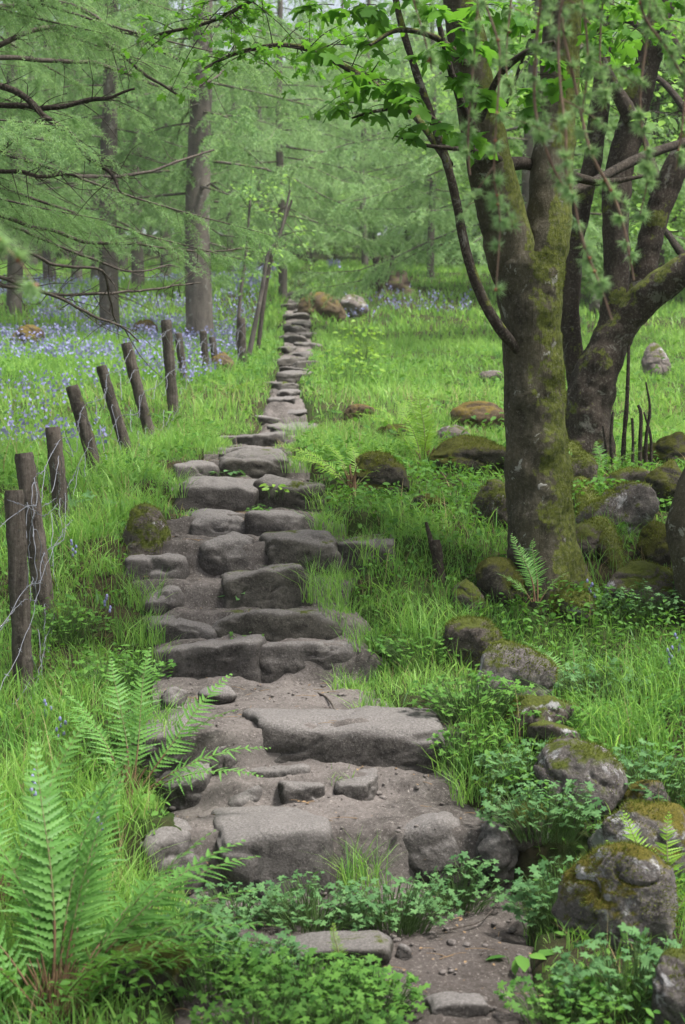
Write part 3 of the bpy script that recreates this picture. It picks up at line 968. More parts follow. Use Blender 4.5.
# ---- the old many-stemmed tree behind it
pB = ground_at(590, 466)
YB = pB[1]
old = empty('old_tree', pB, 'dark old tree with several leaning stems standing behind the sycamore', 'tree')
P, R = limb_px([(588, 480, 54), (588, 440, 50), (590, 400, 47), (602, 360, 42), (624, 322, 38), (652, 292, 34), (690, 268, 30), (750, 235, 22), (830, 180, 14)], [YB] * 5 + [YB - .1, YB - .2, YB - .3, YB - .4])
P[0][2] -= 0.1
part_tube(old, 'trunk', P, R, M['bark_old'], 160, 56, 0.14, 7, (0.35, 0.25, 5), 1.4)
for k, (pp, yy) in enumerate([
        ([(604, 365, 34), (612, 320, 32), (616, 264, 31), (617, 190, 32), (633, 117, 32), (656, 29, 30), (680, -60, 26), (720, -180, 16)], YB),
        ([(622, 330, 30), (642, 275, 29), (661, 205, 30), (688, 145, 28), (735, 60, 22), (800, -60, 14)], YB + 0.25),
        ([(584, 410, 28), (573, 350, 25), (570, 300, 24), (574, 240, 23), (592, 160, 22), (603, 70, 20), (606, -40, 17), (600, -170, 10)], YB + 0.2),
        ([(632, 120, 20), (606, 70, 12), (596, 40, 10), (578, 10, 9), (560, -40, 6)], YB - 0.1),
        ([(660, 25, 18), (690, 70, 15), (720, 100, 10)], YB - 0.1)]):
    P, R = limb_px(pp, yy)
    R = R * 0.86
    part_tube(old, 'limb', P, R, M['bark_old'], 100, 30, 0.14, 8, None, 2.0 + k)
gcr = Geo()
for k, (pp, yy) in enumerate([
        ([(560, 196, 9), (590, 184, 10), (616, 170, 10), (650, 154, 10), (700, 138, 9), (760, 120, 6)], [YB - 1.4, YB - 1.2, YB - .9, YB - .6, YB - .2, YB + .1]),
        ([(640, 80, 9), (600, 60, 7), (575, 85, 5), (560, 120, 3)], [YB, YB + .3, YB + .5, YB + .6]),
        ([(655, 40, 8), (625, 20, 6), (590, 30, 4), (560, 60, 3)], [YB, YB + .5, YB + .8, YB + 1]),
        ([(665, 195, 8), (640, 130, 5), (622, 100, 4), (600, 95, 2)], [YB + .3, YB + .9, YB + 1.4, YB + 1.8]),
        ([(700, 130, 9), (660, 80, 6), (620, 70, 4), (585, 100, 3)], [YB + .3, YB + 1.2, YB + 2.0, YB + 2.6]),
        ([(600, -40, 9), (560, -20, 6), (530, 40, 4), (505, 110, 3)], [YB + .2, YB + 1.2, YB + 2.0, YB + 2.4]),
        ([(690, 265, 9), (660, 225, 6), (640, 215, 4), (615, 230, 3)], [YB, YB + .8, YB + 1.4, YB + 1.8]),
        ([(690, -80, 9), (640, -60, 6), (590, -20, 4), (540, 10, 3)], [YB, YB - .6, YB - 1.1, YB - 1.4]),
        ([(720, -180, 9), (680, -260, 6), (610, -300, 4)], [YB, YB + .6, YB + 1.0]),
        ([(600, -170, 9), (540, -240, 6), (470, -260, 4)], [YB, YB + .6, YB + 1.0])]):
    P, R = limb_px(pp, yy)
    part_tube(old, 'branch', P, R, M['bark_dark'], 26, 7, 0.12, 12, None, 5.0 + k)
    q, _ = resample(local(old, P), R, 60)
    if k:
        for j in range(16):
            b = q[int(rng.uniform(0.3, 1.0) * 59)]
            leafy_twigs(gcr, gcr, b, rng.normal(size=3) * np.array([1, 1, 0.5]), rng.uniform(0.2, 0.6), 11, OVAL_V, OVAL_F, 0.075, 1, 0, 0.06, 0.004)
gcr.build('crown', [M['beech'], M['bark_dark']], old)
P, R = limb_px([(570, 452, 24), (566, 474, 26), (580, 492, 27), (594, 518, 27), (608, 545, 26), (628, 566, 20)], [YB - .3] + [ground_at(a_, b_ + 10)[1] for a_, b_ in ((566, 474), (580, 492), (594, 518), (608, 545), (628, 566))])
P[-1][2] -= 0.22
R[-1] *= 0.4
part_tube(old, 'root', P, R, M['bark_root'], 44, 18, 0.14, 7, None, 1.0)

moss_part([c for c in old.children if c.name.startswith('root')][0], 20000, (0.1, -0.1, 1), 0.10, 0.016, 0.004, 7000)
# ---- bent trunk at the right edge
pC = ground_at(704, 614)
bent = empty('bent_tree', pC, 'bent mossy trunk bowing in at the edge, right of the sycamore foot', 'tree')
YC = pC[1]
P, R = limb_px([(712, 640, 52), (702, 600, 48), (693, 560, 44), (690, 525, 46), (700, 490, 44), (718, 440, 38), (745, 360, 34), (780, 240, 28), (820, 80, 20), (850, -120, 12)], YC)
part_tube(bent, 'trunk', P, R, M['bark_syc'], 60, 24, 0.10, 8, (0.3, 0.2, 4), 2.2)
gcr = Geo()
q, _ = resample(local(bent, P), R, 60)
for j in range(60):
    b = q[int(rng.uniform(0.72, 1.0) * 59)]
    leafy_twigs(gcr, gcr, b, rng.normal(size=3) * np.array([1, 1, 0.4]) + np.array([0.5, 0, 0]), rng.uniform(0.4, 1.0), 12, OVAL_V, OVAL_F, 0.08, 1, 0, 0.08, 0.005)
gcr.build('crown', [M['beech'], M['bark_dark']], bent)

# ---- bare shoots by the old tree
pD = ground_at(628, 478)
YD = pD[1]
sh = empty('coppice_shoots', pD, 'cluster of bare dark shoots sprouting right of the old dark trunk', 'shrub')
for pp in ([(622, 485, 9), (624, 440, 8), (627, 400, 7), (629, 345, 5)], [(640, 485, 8), (640, 450, 7), (641, 415, 6), (638, 405, 5)], [(646, 482, 7), (646, 440, 6), (650, 410, 5), (646, 382, 3)], [(614, 480, 6), (611, 440, 6), (613, 412, 4)], [(632, 484, 7), (633, 440, 5), (632, 418, 5)], [(604, 478, 6), (606, 450, 5), (603, 426, 4)], [(650, 480, 6), (651, 440, 5), (644, 412, 3)]):
    P, R = limb_px(pp, YD + rng.uniform(-0.15, 0.15))
    R = R * 0.62
    part_tube(sh, 'shoot', P, R, M['bark_dark'], 22, 7, 0.2, 14, None, rng.uniform(0, 9))
# ---- small bare stump by the path
pS = ground_at(438, 580)
st = empty('bare_stem', pS, 'short dark bare stem with a split top standing in grass right of the stair', 'stump')
P, R = limb_px([(440, 588, 16), (438, 565, 12), (436, 540, 9)], pS[1])
part_tube(st, 'stem', P, R, M['bark_dark'], 20, 9, 0.25, 14)
P, R = limb_px([(438, 570, 8), (432, 545, 6), (426, 522, 3)], pS[1])
part_tube(st, 'stem', P, R, M['bark_dark'], 16, 7, 0.25, 14)
# ---- stump with shoots far up the slope
pS = ground_at(392, 292)
st = empty('old_stump', pS, 'dark broken stump with upright shoots up the slope right of the path top', 'stump')
g = Geo()
for k in range(9):
    a = rng.uniform(372, 410)
    P, R = limb_px([(a, 296, 10), (a + rng.uniform(-3, 3), 280, 8), (a + rng.uniform(-6, 6), rng.uniform(252, 272), 3)], pS[1] + rng.uniform(-.3, .3))
    if k < 5:
        part_tube(st, 'shoot', P, R, M['bark_dark'], 12, 6, 0.25, 8)
P, R = limb_px([(392, 300, 44), (391, 284, 36), (390, 272, 28)], pS[1])
part_tube(st, 'trunk', P, R, M['stump'], 16, 18, 0.3, 5)

# ---- leaning saplings by the far fence
for k, (pp, lab) in enumerate([([(246, 378, 8), (252, 340, 7), (262, 290, 6), (268, 255, 5), (280, 235, 4), (290, 190, 3)], 'thin grey sapling leaning right beside the last fence post'),
                               ([(256, 345, 6), (264, 300, 6), (270, 262, 7), (279, 236, 5), (292, 200, 3)], 'thin dark sapling leaning across the grey one by the last fence post'),
                               ([(236, 345, 5), (240, 300, 5), (246, 255, 4), (250, 200, 3)], 'slender upright sapling left of the two leaning ones')]):
    P, R = limb_px(pp, 21.0 + 0.6 * k)
    P[0][2] = float(zg(P[0][0], P[0][1])) - 0.1
    R = R * 0.75
    o = empty('sapling', P[0] + np.array([0, 0, 0.1]), lab, 'tree', 'saplings by the far fence')
    part_tube(o, 'trunk', P, R, M['bark_larch'] if k != 1 else M['bark_twig'], 30, 8, 0.08, 6)
    gl = Geo()
    q, _ = resample(local(o, P), R, 40)
    for j in range(10):
        leafy_twigs(gl, gl, q[int(rng.uniform(0.6, 1.0) * 39)], rng.normal(size=3), rng.uniform(0.3, 0.8), 10, OVAL_V, OVAL_F, 0.08, 1, 0, 0.08, 0.006)
    gl.build('crown', [M['beech'], M['bark_twig']], o)

# ------------------------------------------------------------------ larches
def spray(g, q, n_twigs, tl, tuft_step, nn, nl, nw, wmat=1, lmat=0, droop=0.7, wood=True, start=0.15, tuft_r=0.01):
    """drooping twigs with tufts of needles along a branch line q"""
    K = len(q)
    t = rng.uniform(start, 1.0, n_twigs)
    i = np.clip((t * (K - 1)).astype(int), 0, K - 2)
    base = q[i] + (q[i + 1] - q[i]) * rng.uniform(0, 1, (n_twigs, 1))
    tang = norm(q[np.minimum(i + 1, K - 1)] - q[i])
    side = norm(np.cross(tang, np.array([0, 0, 1.0])))
    s = rng.choice([-1, 1], (n_twigs, 1))
    d = norm(tang * rng.uniform(0.3, 0.9, (n_twigs, 1)) + side * s * rng.uniform(0.2, 0.9, (n_twigs, 1)) + np.array([0, 0, -1.0]) * rng.uniform(0.1, droop, (n_twigs, 1)))
    L = rng.uniform(tl[0], tl[1], n_twigs) * (1.15 - 0.55 * t)
    nt = max(2, int(tl[1] / tuft_step))
    u = (np.arange(nt) + 0.5) / nt
    dr = np.array([0, 0, -1.0])
    pos = base[:, None] + d[:, None] * (L[:, None, None] * u[None, :, None]) + dr * (0.30 * droop * L[:, None, None] * (u ** 2)[None, :, None])
    vv = np.repeat(rng.uniform(0, 1, n_twigs), nt * nn)
    tip = norm(d + dr * 0.6 * droop)
    if wood:
        w = 0.0016 + 0.0012 * L
        e = pos[:, -1]
        sd = norm(np.cross(d, rng.normal(size=d.shape))) * w[:, None]
        V = np.stack([base - sd, base + sd, e], 1)
        g.add(V.reshape(-1, 3), np.arange(n_twigs * 3).reshape(-1, 3), wmat, 0.5)
    pos = np.repeat(pos.reshape(-1, 3), nn, 0)
    ax = np.repeat(np.repeat(tip, nt, 0), nn, 0)
    nd = norm(rng.normal(size=pos.shape)) + ax * 0.55
    needles(g, pos + rng.normal(size=pos.shape) * tuft_r, nd, rng.uniform(0.7, 1.2, len(pos)) * nl, nw, lmat, np.clip(vv + rng.normal(0, .15, len(vv)), 0, 1))

def make_larch(name, H, r0, low, reach, boughs, twigs, label, mat, group, seed, needle=(0.07, 0.016), nn=4, step=0.055, deadlow=True):
    global rng
    rng = np.random.default_rng(seed)
    o = empty(name, (0, 0, 0), label, 'tree', group)
    g = Geo()
    hs = np.linspace(-0.3, H, 14)
    wob = np.stack([0.10 * np.sin(hs * 0.5 + seed), 0.10 * np.cos(hs * 0.4 + seed), hs], 1)
    wob[:, :2] *= np.clip(hs / 3, 0, 1)[:, None]
    rr = r0 * (1 - np.clip(hs, 0, H) / H) ** 0.8 + 0.01
    tube(g, wob, rr, 60, 18, 0.07, 5, 0, 0.5, (0.4, 0.3, 5), True, seed)
    g.build('trunk', M['bark_larch'], o)
    g = Geo()
    for k in range(boughs):
        h = low + (H - low) * (k / boughs) ** 1.15
        a = k * 2.399 + rng.normal(0, 0.35)
        L = reach * (1 - h / H) ** 0.75 * rng.uniform(0.65, 1.1) + 0.3
        c = np.array([np.interp(h, hs, wob[:, 0]), np.interp(h, hs, wob[:, 1]), h])
        dv = np.array([math.cos(a), math.sin(a), 0])
        q = np.array([c, c + dv * L * 0.35 + [0, 0, -0.04 * L], c + dv * L * 0.7 + [0, 0, -0.17 * L], c + dv * L + [0, 0, -0.20 * L]])
        q = q + rng.normal(0, 0.03 * L, q.shape) * np.array([[0], [0.6], [1], [1]])
        br = 0.007 + 0.0045 * L
        tube(g, q, [br, br * 0.75, br * 0.45, br * 0.15], 8, 4, mat=1, cap=False)
        qq, _ = resample(q, [1] * 4, 24)
        dens = twigs if h < 8 else twigs // 7
        spray(g, qq, int(dens * (0.4 + 0.6 * L / reach)), (0.25, 0.75), step, nn, needle[0], needle[1], 1, 0, 0.8)
    if deadlow:
        for k in range(14):
            h = rng.uniform(0.8, low + 2.0)
            a = rng.uniform(0, 2 * PI)
            L = rng.uniform(0.5, 1.8)
            c = np.array([np.interp(h, hs, wob[:, 0]), np.interp(h, hs, wob[:, 1]), h])
            dv = np.array([math.cos(a), math.sin(a), rng.uniform(-0.3, 0.1)])
            q = np.array([c, c + dv * L * 0.5 + rng.normal(0, 0.05, 3), c + dv * L + [0, 0, -0.1 * L]])
            tube(g, q, [0.016, 0.011, 0.004], 7, 4, mat=1, cap=False)
    g.build('crown', [mat, M['bark_larch']], o)
    return o

LG = 'larches of the wood beyond the fence and path'
protos = [
    make_larch('larch_tree', 14.5, 0.24, 2.6, 4.2, 60, 50, '', M['midneedle'], LG, 11),
    make_larch('larch_tree', 13.5, 0.17, 2.2, 3.6, 56, 46, '', M['midneedle'], LG, 12),
    make_larch('larch_tree', 14.0, 0.10, 1.9, 4.6, 84, 60, '', M['needle'], LG, 13, deadlow=False),
    make_larch('larch_tree', 12.5, 0.14, 3.4, 3.0, 60, 44, '', M['darkneedle'], LG, 14)]
rng = np.random.default_rng(99)
COMMON = 'slim pale larch trunk with feathery green crown, lost among others in the wood'
LARCHES = [  # pixel x of the trunk, distance, prototype, turn, scale, label
    (201, 26.5, 0, 0.3, 1.0, 'stoutest larch trunk, straight and grey, rising right behind the distant fence posts'),
    (112, 28.0, 1, 1.1, 1.05, 'leaning grey larch with a flared foot left of the stoutest larch'),
    (528, 26.0, 2, 2.0, 1.0, 'larch directly behind the sycamore trunk, sweeping feathery boughs to the grass'),
    (283, 37.0, 2, 4.2, 1.0, 'pale feathery larch hanging over the top of the path'),
    (52, 40, 1, 2.5, 1.0, 'dark slim larch trunk before the bright gap on the far left'),
    (78, 43, 3, 0.4, 1.1, 'second dark slim trunk before the bright gap on the far left'),
    (140, 38, 3, 3.4, 1.1, 'narrow larch trunk midway between the leaning larch and the stoutest larch'),
    (16, 33, 1, 5.1, 1.0, 'larch at the left border of the wood behind the bluebells'),
    (430, 44, 2, 0.8, 1.0, 'feathery larch rising behind the broken stump up the slope'),
    (97, 48, 3, 1.9, 1.0, COMMON), (168, 46, 1, 0.9, 1.0, COMMON), (232, 50, 2, 2.2, 1.0, COMMON), (-14, 46, 3, 2.8, 1.0, COMMON),
    (36, 58, 1, 0.2, 1.0, COMMON), (125, 58, 3, 4.0, 1.1, COMMON), (188, 60, 2, 5.5, 1.1, COMMON), (262, 57, 2, 3.9, 1.1, COMMON),
    (66, 66, 1, 1.2, 1.1, COMMON), (150, 70, 2, 0.1, 1.2, COMMON), (215, 72, 2, 2.9, 1.2, COMMON), (310, 64, 2, 1.0, 1.2, COMMON),
    (365, 52, 2, 3.0, 1.1, COMMON), (480, 54, 2, 0.6, 1.1, COMMON), (405, 66, 2, 5.0, 1.2, COMMON), (345, 74, 2, 5.4, 1.3, COMMON),
    (-70, 30, 1, 3.3, 1.0, COMMON), (-110, 42, 1, 4.4, 1.0, COMMON), (600, 60, 2, 2.6, 1.1, COMMON), (-40, 62, 1, 2.0, 1.1, COMMON)]
used = [False] * 4
for px, Y, k, rz, s, lab in LARCHES:
    x = (px - 342.5) / F * Y
    if not used[k]:
        o = protos[k]
        used[k] = True
    else:
        o = copy_tree(protos[k])
    o.location = onground(x, Y, -0.05)
    o.rotation_euler = (0, 0, rz)
    o.scale = (s, s, s)
    o['label'] = lab

# ---- broadleaf trees closing the view on the right and behind
def make_broad(name, H, R, n_leaf, group, seed, leaf=0.11):
    global rng
    rng = np.random.default_rng(seed)
    o = empty(name, (0, 0, 0), '', 'tree', group)
    g = Geo()
    tube(g, [(0, 0, -0.3), (0.1, 0, H * 0.2), (0.0, 0.1, H * 0.4), (0.2, 0, H * 0.75)], [0.2, 0.16, 0.12, 0.04], 30, 12, 0.08, 5, 0, 0.5, (0.5, 0.3, 4), True, seed)
    g.build('trunk', M['bark_old'], o)
    gl = Geo()
    for k in range(26):
        a, e = rng.uniform(0, 2 * PI), rng.uniform(-0.25, 1.1)
        h0 = rng.uniform(H * 0.06, H * 0.6)
        L = R * rng.uniform(0.5, 1.0)
        c = np.array([0.05, 0.05, h0])
        tip = c + np.array([math.cos(a) * math.cos(e), math.sin(a) * math.cos(e), math.sin(e)]) * L
        mid = (c + tip) / 2 + np.array([0, 0, 0.15 * L])
        gb = [c, mid, tip]
        tube(gl, gb, [0.05, 0.03, 0.008], 10, 5, mat=1, cap=False)
        q, _ = resample(gb, [1, 1, 1], 20)
        n = n_leaf // 26
        m = 14
        ctr = q[rng.integers(7, 20, m)] + rng.normal(0, 0.22 * L, (m, 3)) * np.array([1, 1, 0.7])
        pos = ctr[rng.integers(0, m, n)] + rng.normal(0, 0.20, (n, 3)) * np.array([1.3, 1.3, 0.6])
        d, nn_ = leaf_frames(n)
        scatter(gl, DIA_V, DIA_F, pos, d, nn_, leaf * rng.uniform(0.6, 1.2, n), 0, rng.uniform(0, 1, n))
    gl.build('crown', [M['beech'], M['bark_twig']], o)
    return o

BG = 'broadleaf trees closing the view behind the meadow'
bp = [make_broad('broadleaf_tree', 10.0, 4.8, 26000, BG, 31, 0.13), make_broad('broadleaf_tree', 8.5, 4.4, 24000, BG, 32, 0.13)]
rng = np.random.default_rng(123)
BCOM = 'pale green leafy tree, one of many closing the view behind the meadow'
used = [False] * 2
for px, Y, k, rz, s, lab in [(548, 38, 0, 0.2, 1.0, 'leafy tree filling the gap between sycamore and old dark stems'), (655, 36, 1, 1.5, 1.1, 'bright leafy tree behind the leaning limbs of the old dark tree'), (500, 56, 1, 2.1, 1.2, BCOM), (600, 52, 0, 3.0, 1.1, BCOM), (705, 50, 0, 4.0, 1.0, BCOM),
                             (760, 40, 1, 2.2, 1.2, BCOM), (560, 72, 0, 1.1, 1.2, BCOM), (640, 70, 0, 5.1, 1.2, BCOM), (440, 78, 0, 2.6, 1.2, BCOM), (370, 80, 1, 0.6, 1.4, BCOM), (300, 84, 0, 1.7, 1.2, BCOM), (230, 82, 1, 3.1, 1.4, BCOM), (180, 88, 0, 4.4, 1.2, BCOM),
                             (120, 84, 1, 2.4, 1.4, BCOM), (50, 86, 0, 0.4, 1.2, BCOM), (-10, 80, 1, 1.2, 1.4, BCOM), (-80, 78, 0, 2.0, 1.2, BCOM), (720, 74, 0, 3.3, 1.2, BCOM)] + [(px_, Y_, k_ % 2, k_ * 1.3, 0.42 + 0.07 * (k_ % 3), 'low pale green bush under the far trees at the top of the slope') for k_, (px_, Y_) in enumerate(((235, 70), (262, 62), (300, 72), (335, 64), (372, 70), (405, 60), (440, 68), (470, 62), (505, 70), (200, 74), (150, 72), (100, 70), (60, 66), (545, 58), (590, 62), (640, 56), (690, 60), (20, 64)))]:
    x = (px - 342.5) / F * Y
    o = bp[k] if not used[k] else copy_tree(bp[k])
    used[k] = True
    o.location = onground(x, Y, -0.1)
    o.rotation_euler = (0, 0, rz)
    o.scale = (s, s, s)
    o['label'] = lab

# ---- the larch just off the left edge, its dead branches reaching in
YL = 9.0
bL = onground(-3.25, YL)
ll = empty('larch_tree', bL, 'near larch with long bare dead branches reaching in over the fence', 'tree')
g = Geo()
zt = np.linspace(-0.3, 12, 12)
tube(g, np.stack([0.05 * np.sin(zt), 0.05 * np.cos(zt), zt], 1), 0.19 * (1 - np.clip(zt, 0, 12) / 12) ** 0.8 + 0.01, 60, 20, 0.07, 5, 0, 0.5, (0.4, 0.3, 5), True, 3.0)
g.build('trunk', M['bark_larch'], ll)
dead = [
    ([(-190, 130, 12), (-60, 112, 8), (0, 107, 6), (55, 108, 5), (100, 98, 4), (135, 90, 2)], 0.0),
    ([(-190, 200, 12), (-50, 170, 7), (0, 148, 6), (38, 122, 5), (50, 118, 4)], -0.3),
    ([(-190, 80, 12), (-20, 80, 7), (45, 118, 6), (80, 150, 5), (106, 172, 4), (118, 195, 2)], -0.6),
    ([(-190, 190, 11), (-60, 172, 7), (0, 171, 5), (45, 174, 4), (82, 177, 2)], 0.5),
    ([(-190, 215, 10), (-40, 205, 5), (40, 228, 4), (110, 243, 3), (190, 250, 2.2), (255, 246, 1.2)], 1.5),
    ([(-190, 260, 10), (-40, 265, 5), (0, 275, 4), (60, 300, 3.2), (110, 322, 2.4), (140, 340, 1.4)], 0.2),
    ([(-190, 300, 10), (-40, 275, 5), (20, 290, 3.4), (90, 293, 3), (150, 288, 2.2), (200, 283, 1.3)], 2.0),
    ([(-190, 235, 9), (-30, 240, 4), (50, 262, 3.2), (100, 270, 2.6), (112, 300, 2.0), (120, 328, 1.2)], 1.0),
    ([(-190, 240, 9), (-40, 216, 4), (60, 245, 3), (130, 270, 2), (180, 265, 1.2)], 2.6),
    ([(-190, 60, 10), (-30, 50, 6), (40, 30, 5), (100, 38, 4), (150, 75, 3), (185, 100, 2)], 1.0),
    ([(-190, 20, 10), (-20, 10, 6), (60, 5, 5), (120, 30, 4), (180, 60, 3)], 2.0),
    ([(-190, 110, 9), (0, 150, 5), (70, 178, 4), (140, 172, 3), (215, 150, 2)], 3.2),
    ([(-190, 90, 9), (-10, 60, 5), (90, 62, 4), (180, 90, 3), (225, 70, 2)], 3.5)]
for k, (pp, dy) in enumerate(dead):
    yy = np.linspace(YL, YL + dy, len(pp))
    P, R = limb_px(pp, yy)
    P[0] = np.array([bL[0], bL[1], P[0][2]])
    g = Geo()
    q, r = resample(local(ll, P), R, 60)
    jit = 0.02 * np.stack([fbm2(np.arange(60) * 0.2, 3.0 * k, 1.0, 2, s) for s in (0.0, 9.0, 21.0)], 1)
    q = q + jit
    tube(g, q, r, 60, 6, 0.15, 20, 0, cap=True)
    for j in range(26):
        i = int(rng.uniform(0.2, 0.97) * 59)
        d = norm(norm(q[min(i + 1, 59)] - q[i - 1]) * rng.uniform(0.3, 1.0) + rng.normal(size=3) * np.array([.7, .7, .6]) + np.array([0, 0, -0.15]))
        L = rng.uniform(0.06, 0.42)
        e1 = q[i] + d * L * 0.5 + rng.normal(0, 0.02, 3)
        tube(g, [q[i], e1, q[i] + d * L + rng.normal(0, 0.03, 3)], [0.0035, 0.0025, 0.0012], 6, 4, mat=0, cap=False)
    g.build('branch', M['bark_dark'] if k < 4 else M['bark_twig'], ll)
g = Geo()
for k in range(28):
    h = zpix(rng.uniform(-200, 190), YL) - bL[2]
    L = rng.uniform(1.6, 3.2)
    a = rng.uniform(-0.9, 1.2)
    dv = np.array([math.cos(a), math.sin(a), 0])
    c = np.array([0, 0, h])
    q = [c, c + dv * L * .35 + [0, 0, 0.02], c + dv * L * .7 + [0, 0, -0.08 * L], c + dv * L + [0, 0, -0.14 * L]]
    tube(g, q, [0.016, 0.012, 0.007, 0.002], 10, 5, mat=1, cap=False)
    qq, _ = resample(q, [1] * 4, 30)
    spray(g, qq, 54, (0.15, 0.5), 0.03, 9, 0.032, 0.0036, 1, 0, 0.6)
g.build('crown', [M['midneedle'], M['bark_twig']], ll)

# ---- a larch behind the camera's right shoulder whose sprays hang into view
def near_larch(x, Y, label, twigs, arm):
    b = onground(x, Y)
    o = empty('larch_tree', b, label, 'tree')
    g = Geo()
    zt = np.linspace(-0.3, 9, 10)
    tube(g, np.stack([0.03 * np.sin(zt), 0.03 * np.cos(zt), zt], 1), 0.13 * (1 - np.clip(zt, 0, 9) / 9) ** 0.8 + 0.01, 40, 16, 0.07, 5, 0, 0.5, (0.4, 0.3, 5), True, 3.0)
    g.build('trunk', M['bark_larch'], o)
    for top, pts, yy in twigs:
        P, R = limb_px(pts, yy)
        bz = P[0][2] + 0.25
        trunk = np.array([b[0], b[1], bz + 0.1])
        mid = (trunk + P[0]) / 2 + np.array([0, 0, 0.25])
        g = Geo()
        full = np.vstack([trunk[None], mid[None], P])
        rad = np.concatenate([[0.014, 0.008], R * 0.62])
        q, r = resample(local(o, full), rad, 80)
        tube(g, q, r, 80, 7, 0.15, 30, 0, cap=False)
        # buds and tufts along the hanging part
        i = np.arange(22, 80)
        n = 36
        ii = rng.integers(22, 80, n)
        v, f = ico(1)
        for j in ii[:12]:
            g.add(v * 0.0045 + q[j] + rng.normal(0, .002, 3), f, 2)
        for j in ii:
            nn_ = 95
            ax = norm(rng.normal(size=3) + np.array([0, 0, -0.3]))
            pos = np.repeat((q[j] + ax * 0.004)[None], nn_, 0)
            needles(g, pos, norm(rng.normal(size=(nn_, 3))) + ax * 0.9, rng.uniform(0.016, 0.034, nn_), np.full(nn_, 0.0024), 1, rng.uniform(0.3, 1, nn_))
        # side twigs
        for j in rng.integers(22, 72, 7):
            d = norm(rng.normal(size=3) * np.array([1, .6, .4]) + np.array([0, 0, -0.7]))
            L = rng.uniform(0.05, 0.16)
            tube(g, [q[j], q[j] + d * L * .5, q[j] + d * L + [0, 0, -.01]], [0.0016, 0.0012, 0.0006], 6, 4, mat=0, cap=False)
            for t in np.linspace(0.3, 1.0, 5):
                ax = norm(rng.normal(size=3))
                nn_ = 44
                needles(g, np.repeat((q[j] + d * L * t)[None], nn_, 0), norm(rng.normal(size=(nn_, 3))) + ax * 0.9, rng.uniform(0.014, 0.030, nn_), np.full(nn_, 0.0024), 1, rng.uniform(0.3, 1, nn_))
        g.build('branch', [M['bark_pale'], M['needle'], M['bud']], o)
    return o

near_larch(1.75, 2.9, 'nearest larch whose soft blurred sprays hang in front of the sycamore limbs', [
    (0, [(552, -90, 5), (541, 0, 5), (535, 60, 5), (536, 115, 5), (552, 165, 4.5), (566, 190, 4)], 3.4),
    (0, [(575, -100, 6), (562, 10, 5), (574, 80, 5), (590, 150, 5), (608, 185, 5), (622, 220, 4), (634, 280, 3)], 3.6),
    (0, [(482, -90, 4), (478, 0, 4), (472, 80, 4), (468, 140, 4), (470, 175, 3)], 3.5),
    (0, [(655, -100, 5), (640, 0, 5), (668, 50, 5), (690, 90, 4)], 3.3),
    (0, [(560, -100, 4), (580, -10, 4), (588, 60, 4), (582, 120, 3), (590, 150, 2)], 3.4),
    (0, [(640, -100, 4), (650, 0, 4), (640, 100, 4), (648, 170, 3), (640, 215, 2)], 3.5),
    (0, [(505, -90, 4), (500, 60, 4), (494, 170, 3), (500, 220, 3), (496, 290, 2)], 3.3),
    (0, [(415, -90, 4), (410, -20, 4), (425, 40, 3), (432, 70, 2)], 3.7),
    (0, [(590, -60, 5), (566, 150, 4), (574, 200, 4), (584, 245, 4), (600, 285, 3.5), (612, 320, 2.5)], 3.2),
    (0, [(520, -100, 4), (514, -30, 4), (506, 60, 3), (512, 95, 2)], 3.8),
    (0, [(700, -80, 5), (690, 20, 4), (684, 110, 4), (676, 170, 3)], 3.8),
    (0, [(620, -100, 5), (604, -10, 4), (600, 60, 3), (606, 100, 2)], 3.8)], None)
near_larch(-1.25, 2.0, 'low larch off the left side with one soft blurred spray at mid height', [
    (0, [(-160, 150, 5), (-60, 200, 5), (-10, 235, 4), (20, 262, 3), (34, 285, 2)], 2.3),
    (0, [(-160, 120, 5), (-70, 190, 4), (-30, 225, 3), (6, 245, 2)], 2.5)], None)

# ------------------------------------------------------------------ fence
posts = [((14, 490), (25, 708), 6.35, 20), ((24, 453), (48, 630), 7.05, 20), ((53, 427), (65, 552), 7.9, 16), ((72, 386), (104, 495), 9.0, 14), ((101, 366), (126, 448), 10.8, 11.5), ((126, 343), (149, 432), 12.2, 11.5), ((166, 320), (174, 420), 14.2, 11),
         ((178, 333), (185, 384), 17.5, 8), ((203, 331), (207, 378), 18.5, 7.5), ((212, 337), (218, 381), 19.0, 7), ((241, 318), (243, 380), 19.6, 9)]
labels = ['split weathered front post with wire wrapped round its top', 'tilted stout post close behind the front post', 'narrow post with a wire loop beside it', 'strongly leaning dark post', 'small leaning dark post', 'dark post leaning towards the wood', 'tallest of the farther posts', None, None, None, 'grey weathered post at the far end']
base = onground(-1.35, 6.35)
fence = empty('wire_fence', base, 'old leaning timber posts strung with loose wire along the bluebell wood', 'fence')
PT = []
for k, ((tx, ty), (bx_, by), Y, w) in enumerate(posts):
    top, bot = at(tx, ty, Y), at(bx_, by, Y)
    d = (bot - top) / np.linalg.norm(bot - top)
    zgnd = float(zg(bot[0], bot[1]))
    foot = bot + d * (max(0, bot[2] - zgnd) + 0.15)
    r = w / F * Y / 2
    g = Geo()
    tube(g, local(fence, [foot, foot + (top - foot) * 0.5, top - (top - foot) * 0.02, top]), [r * 1.03, r, r * 0.97, r * 0.86], 44, 16, 0.10, 22, 0, 0.5, None, True, k * 1.7)
    o = g.build('post', M['post'], fence)
    if labels[k]:
        o['label'] = labels[k]
    PT.append((top, foot, r))

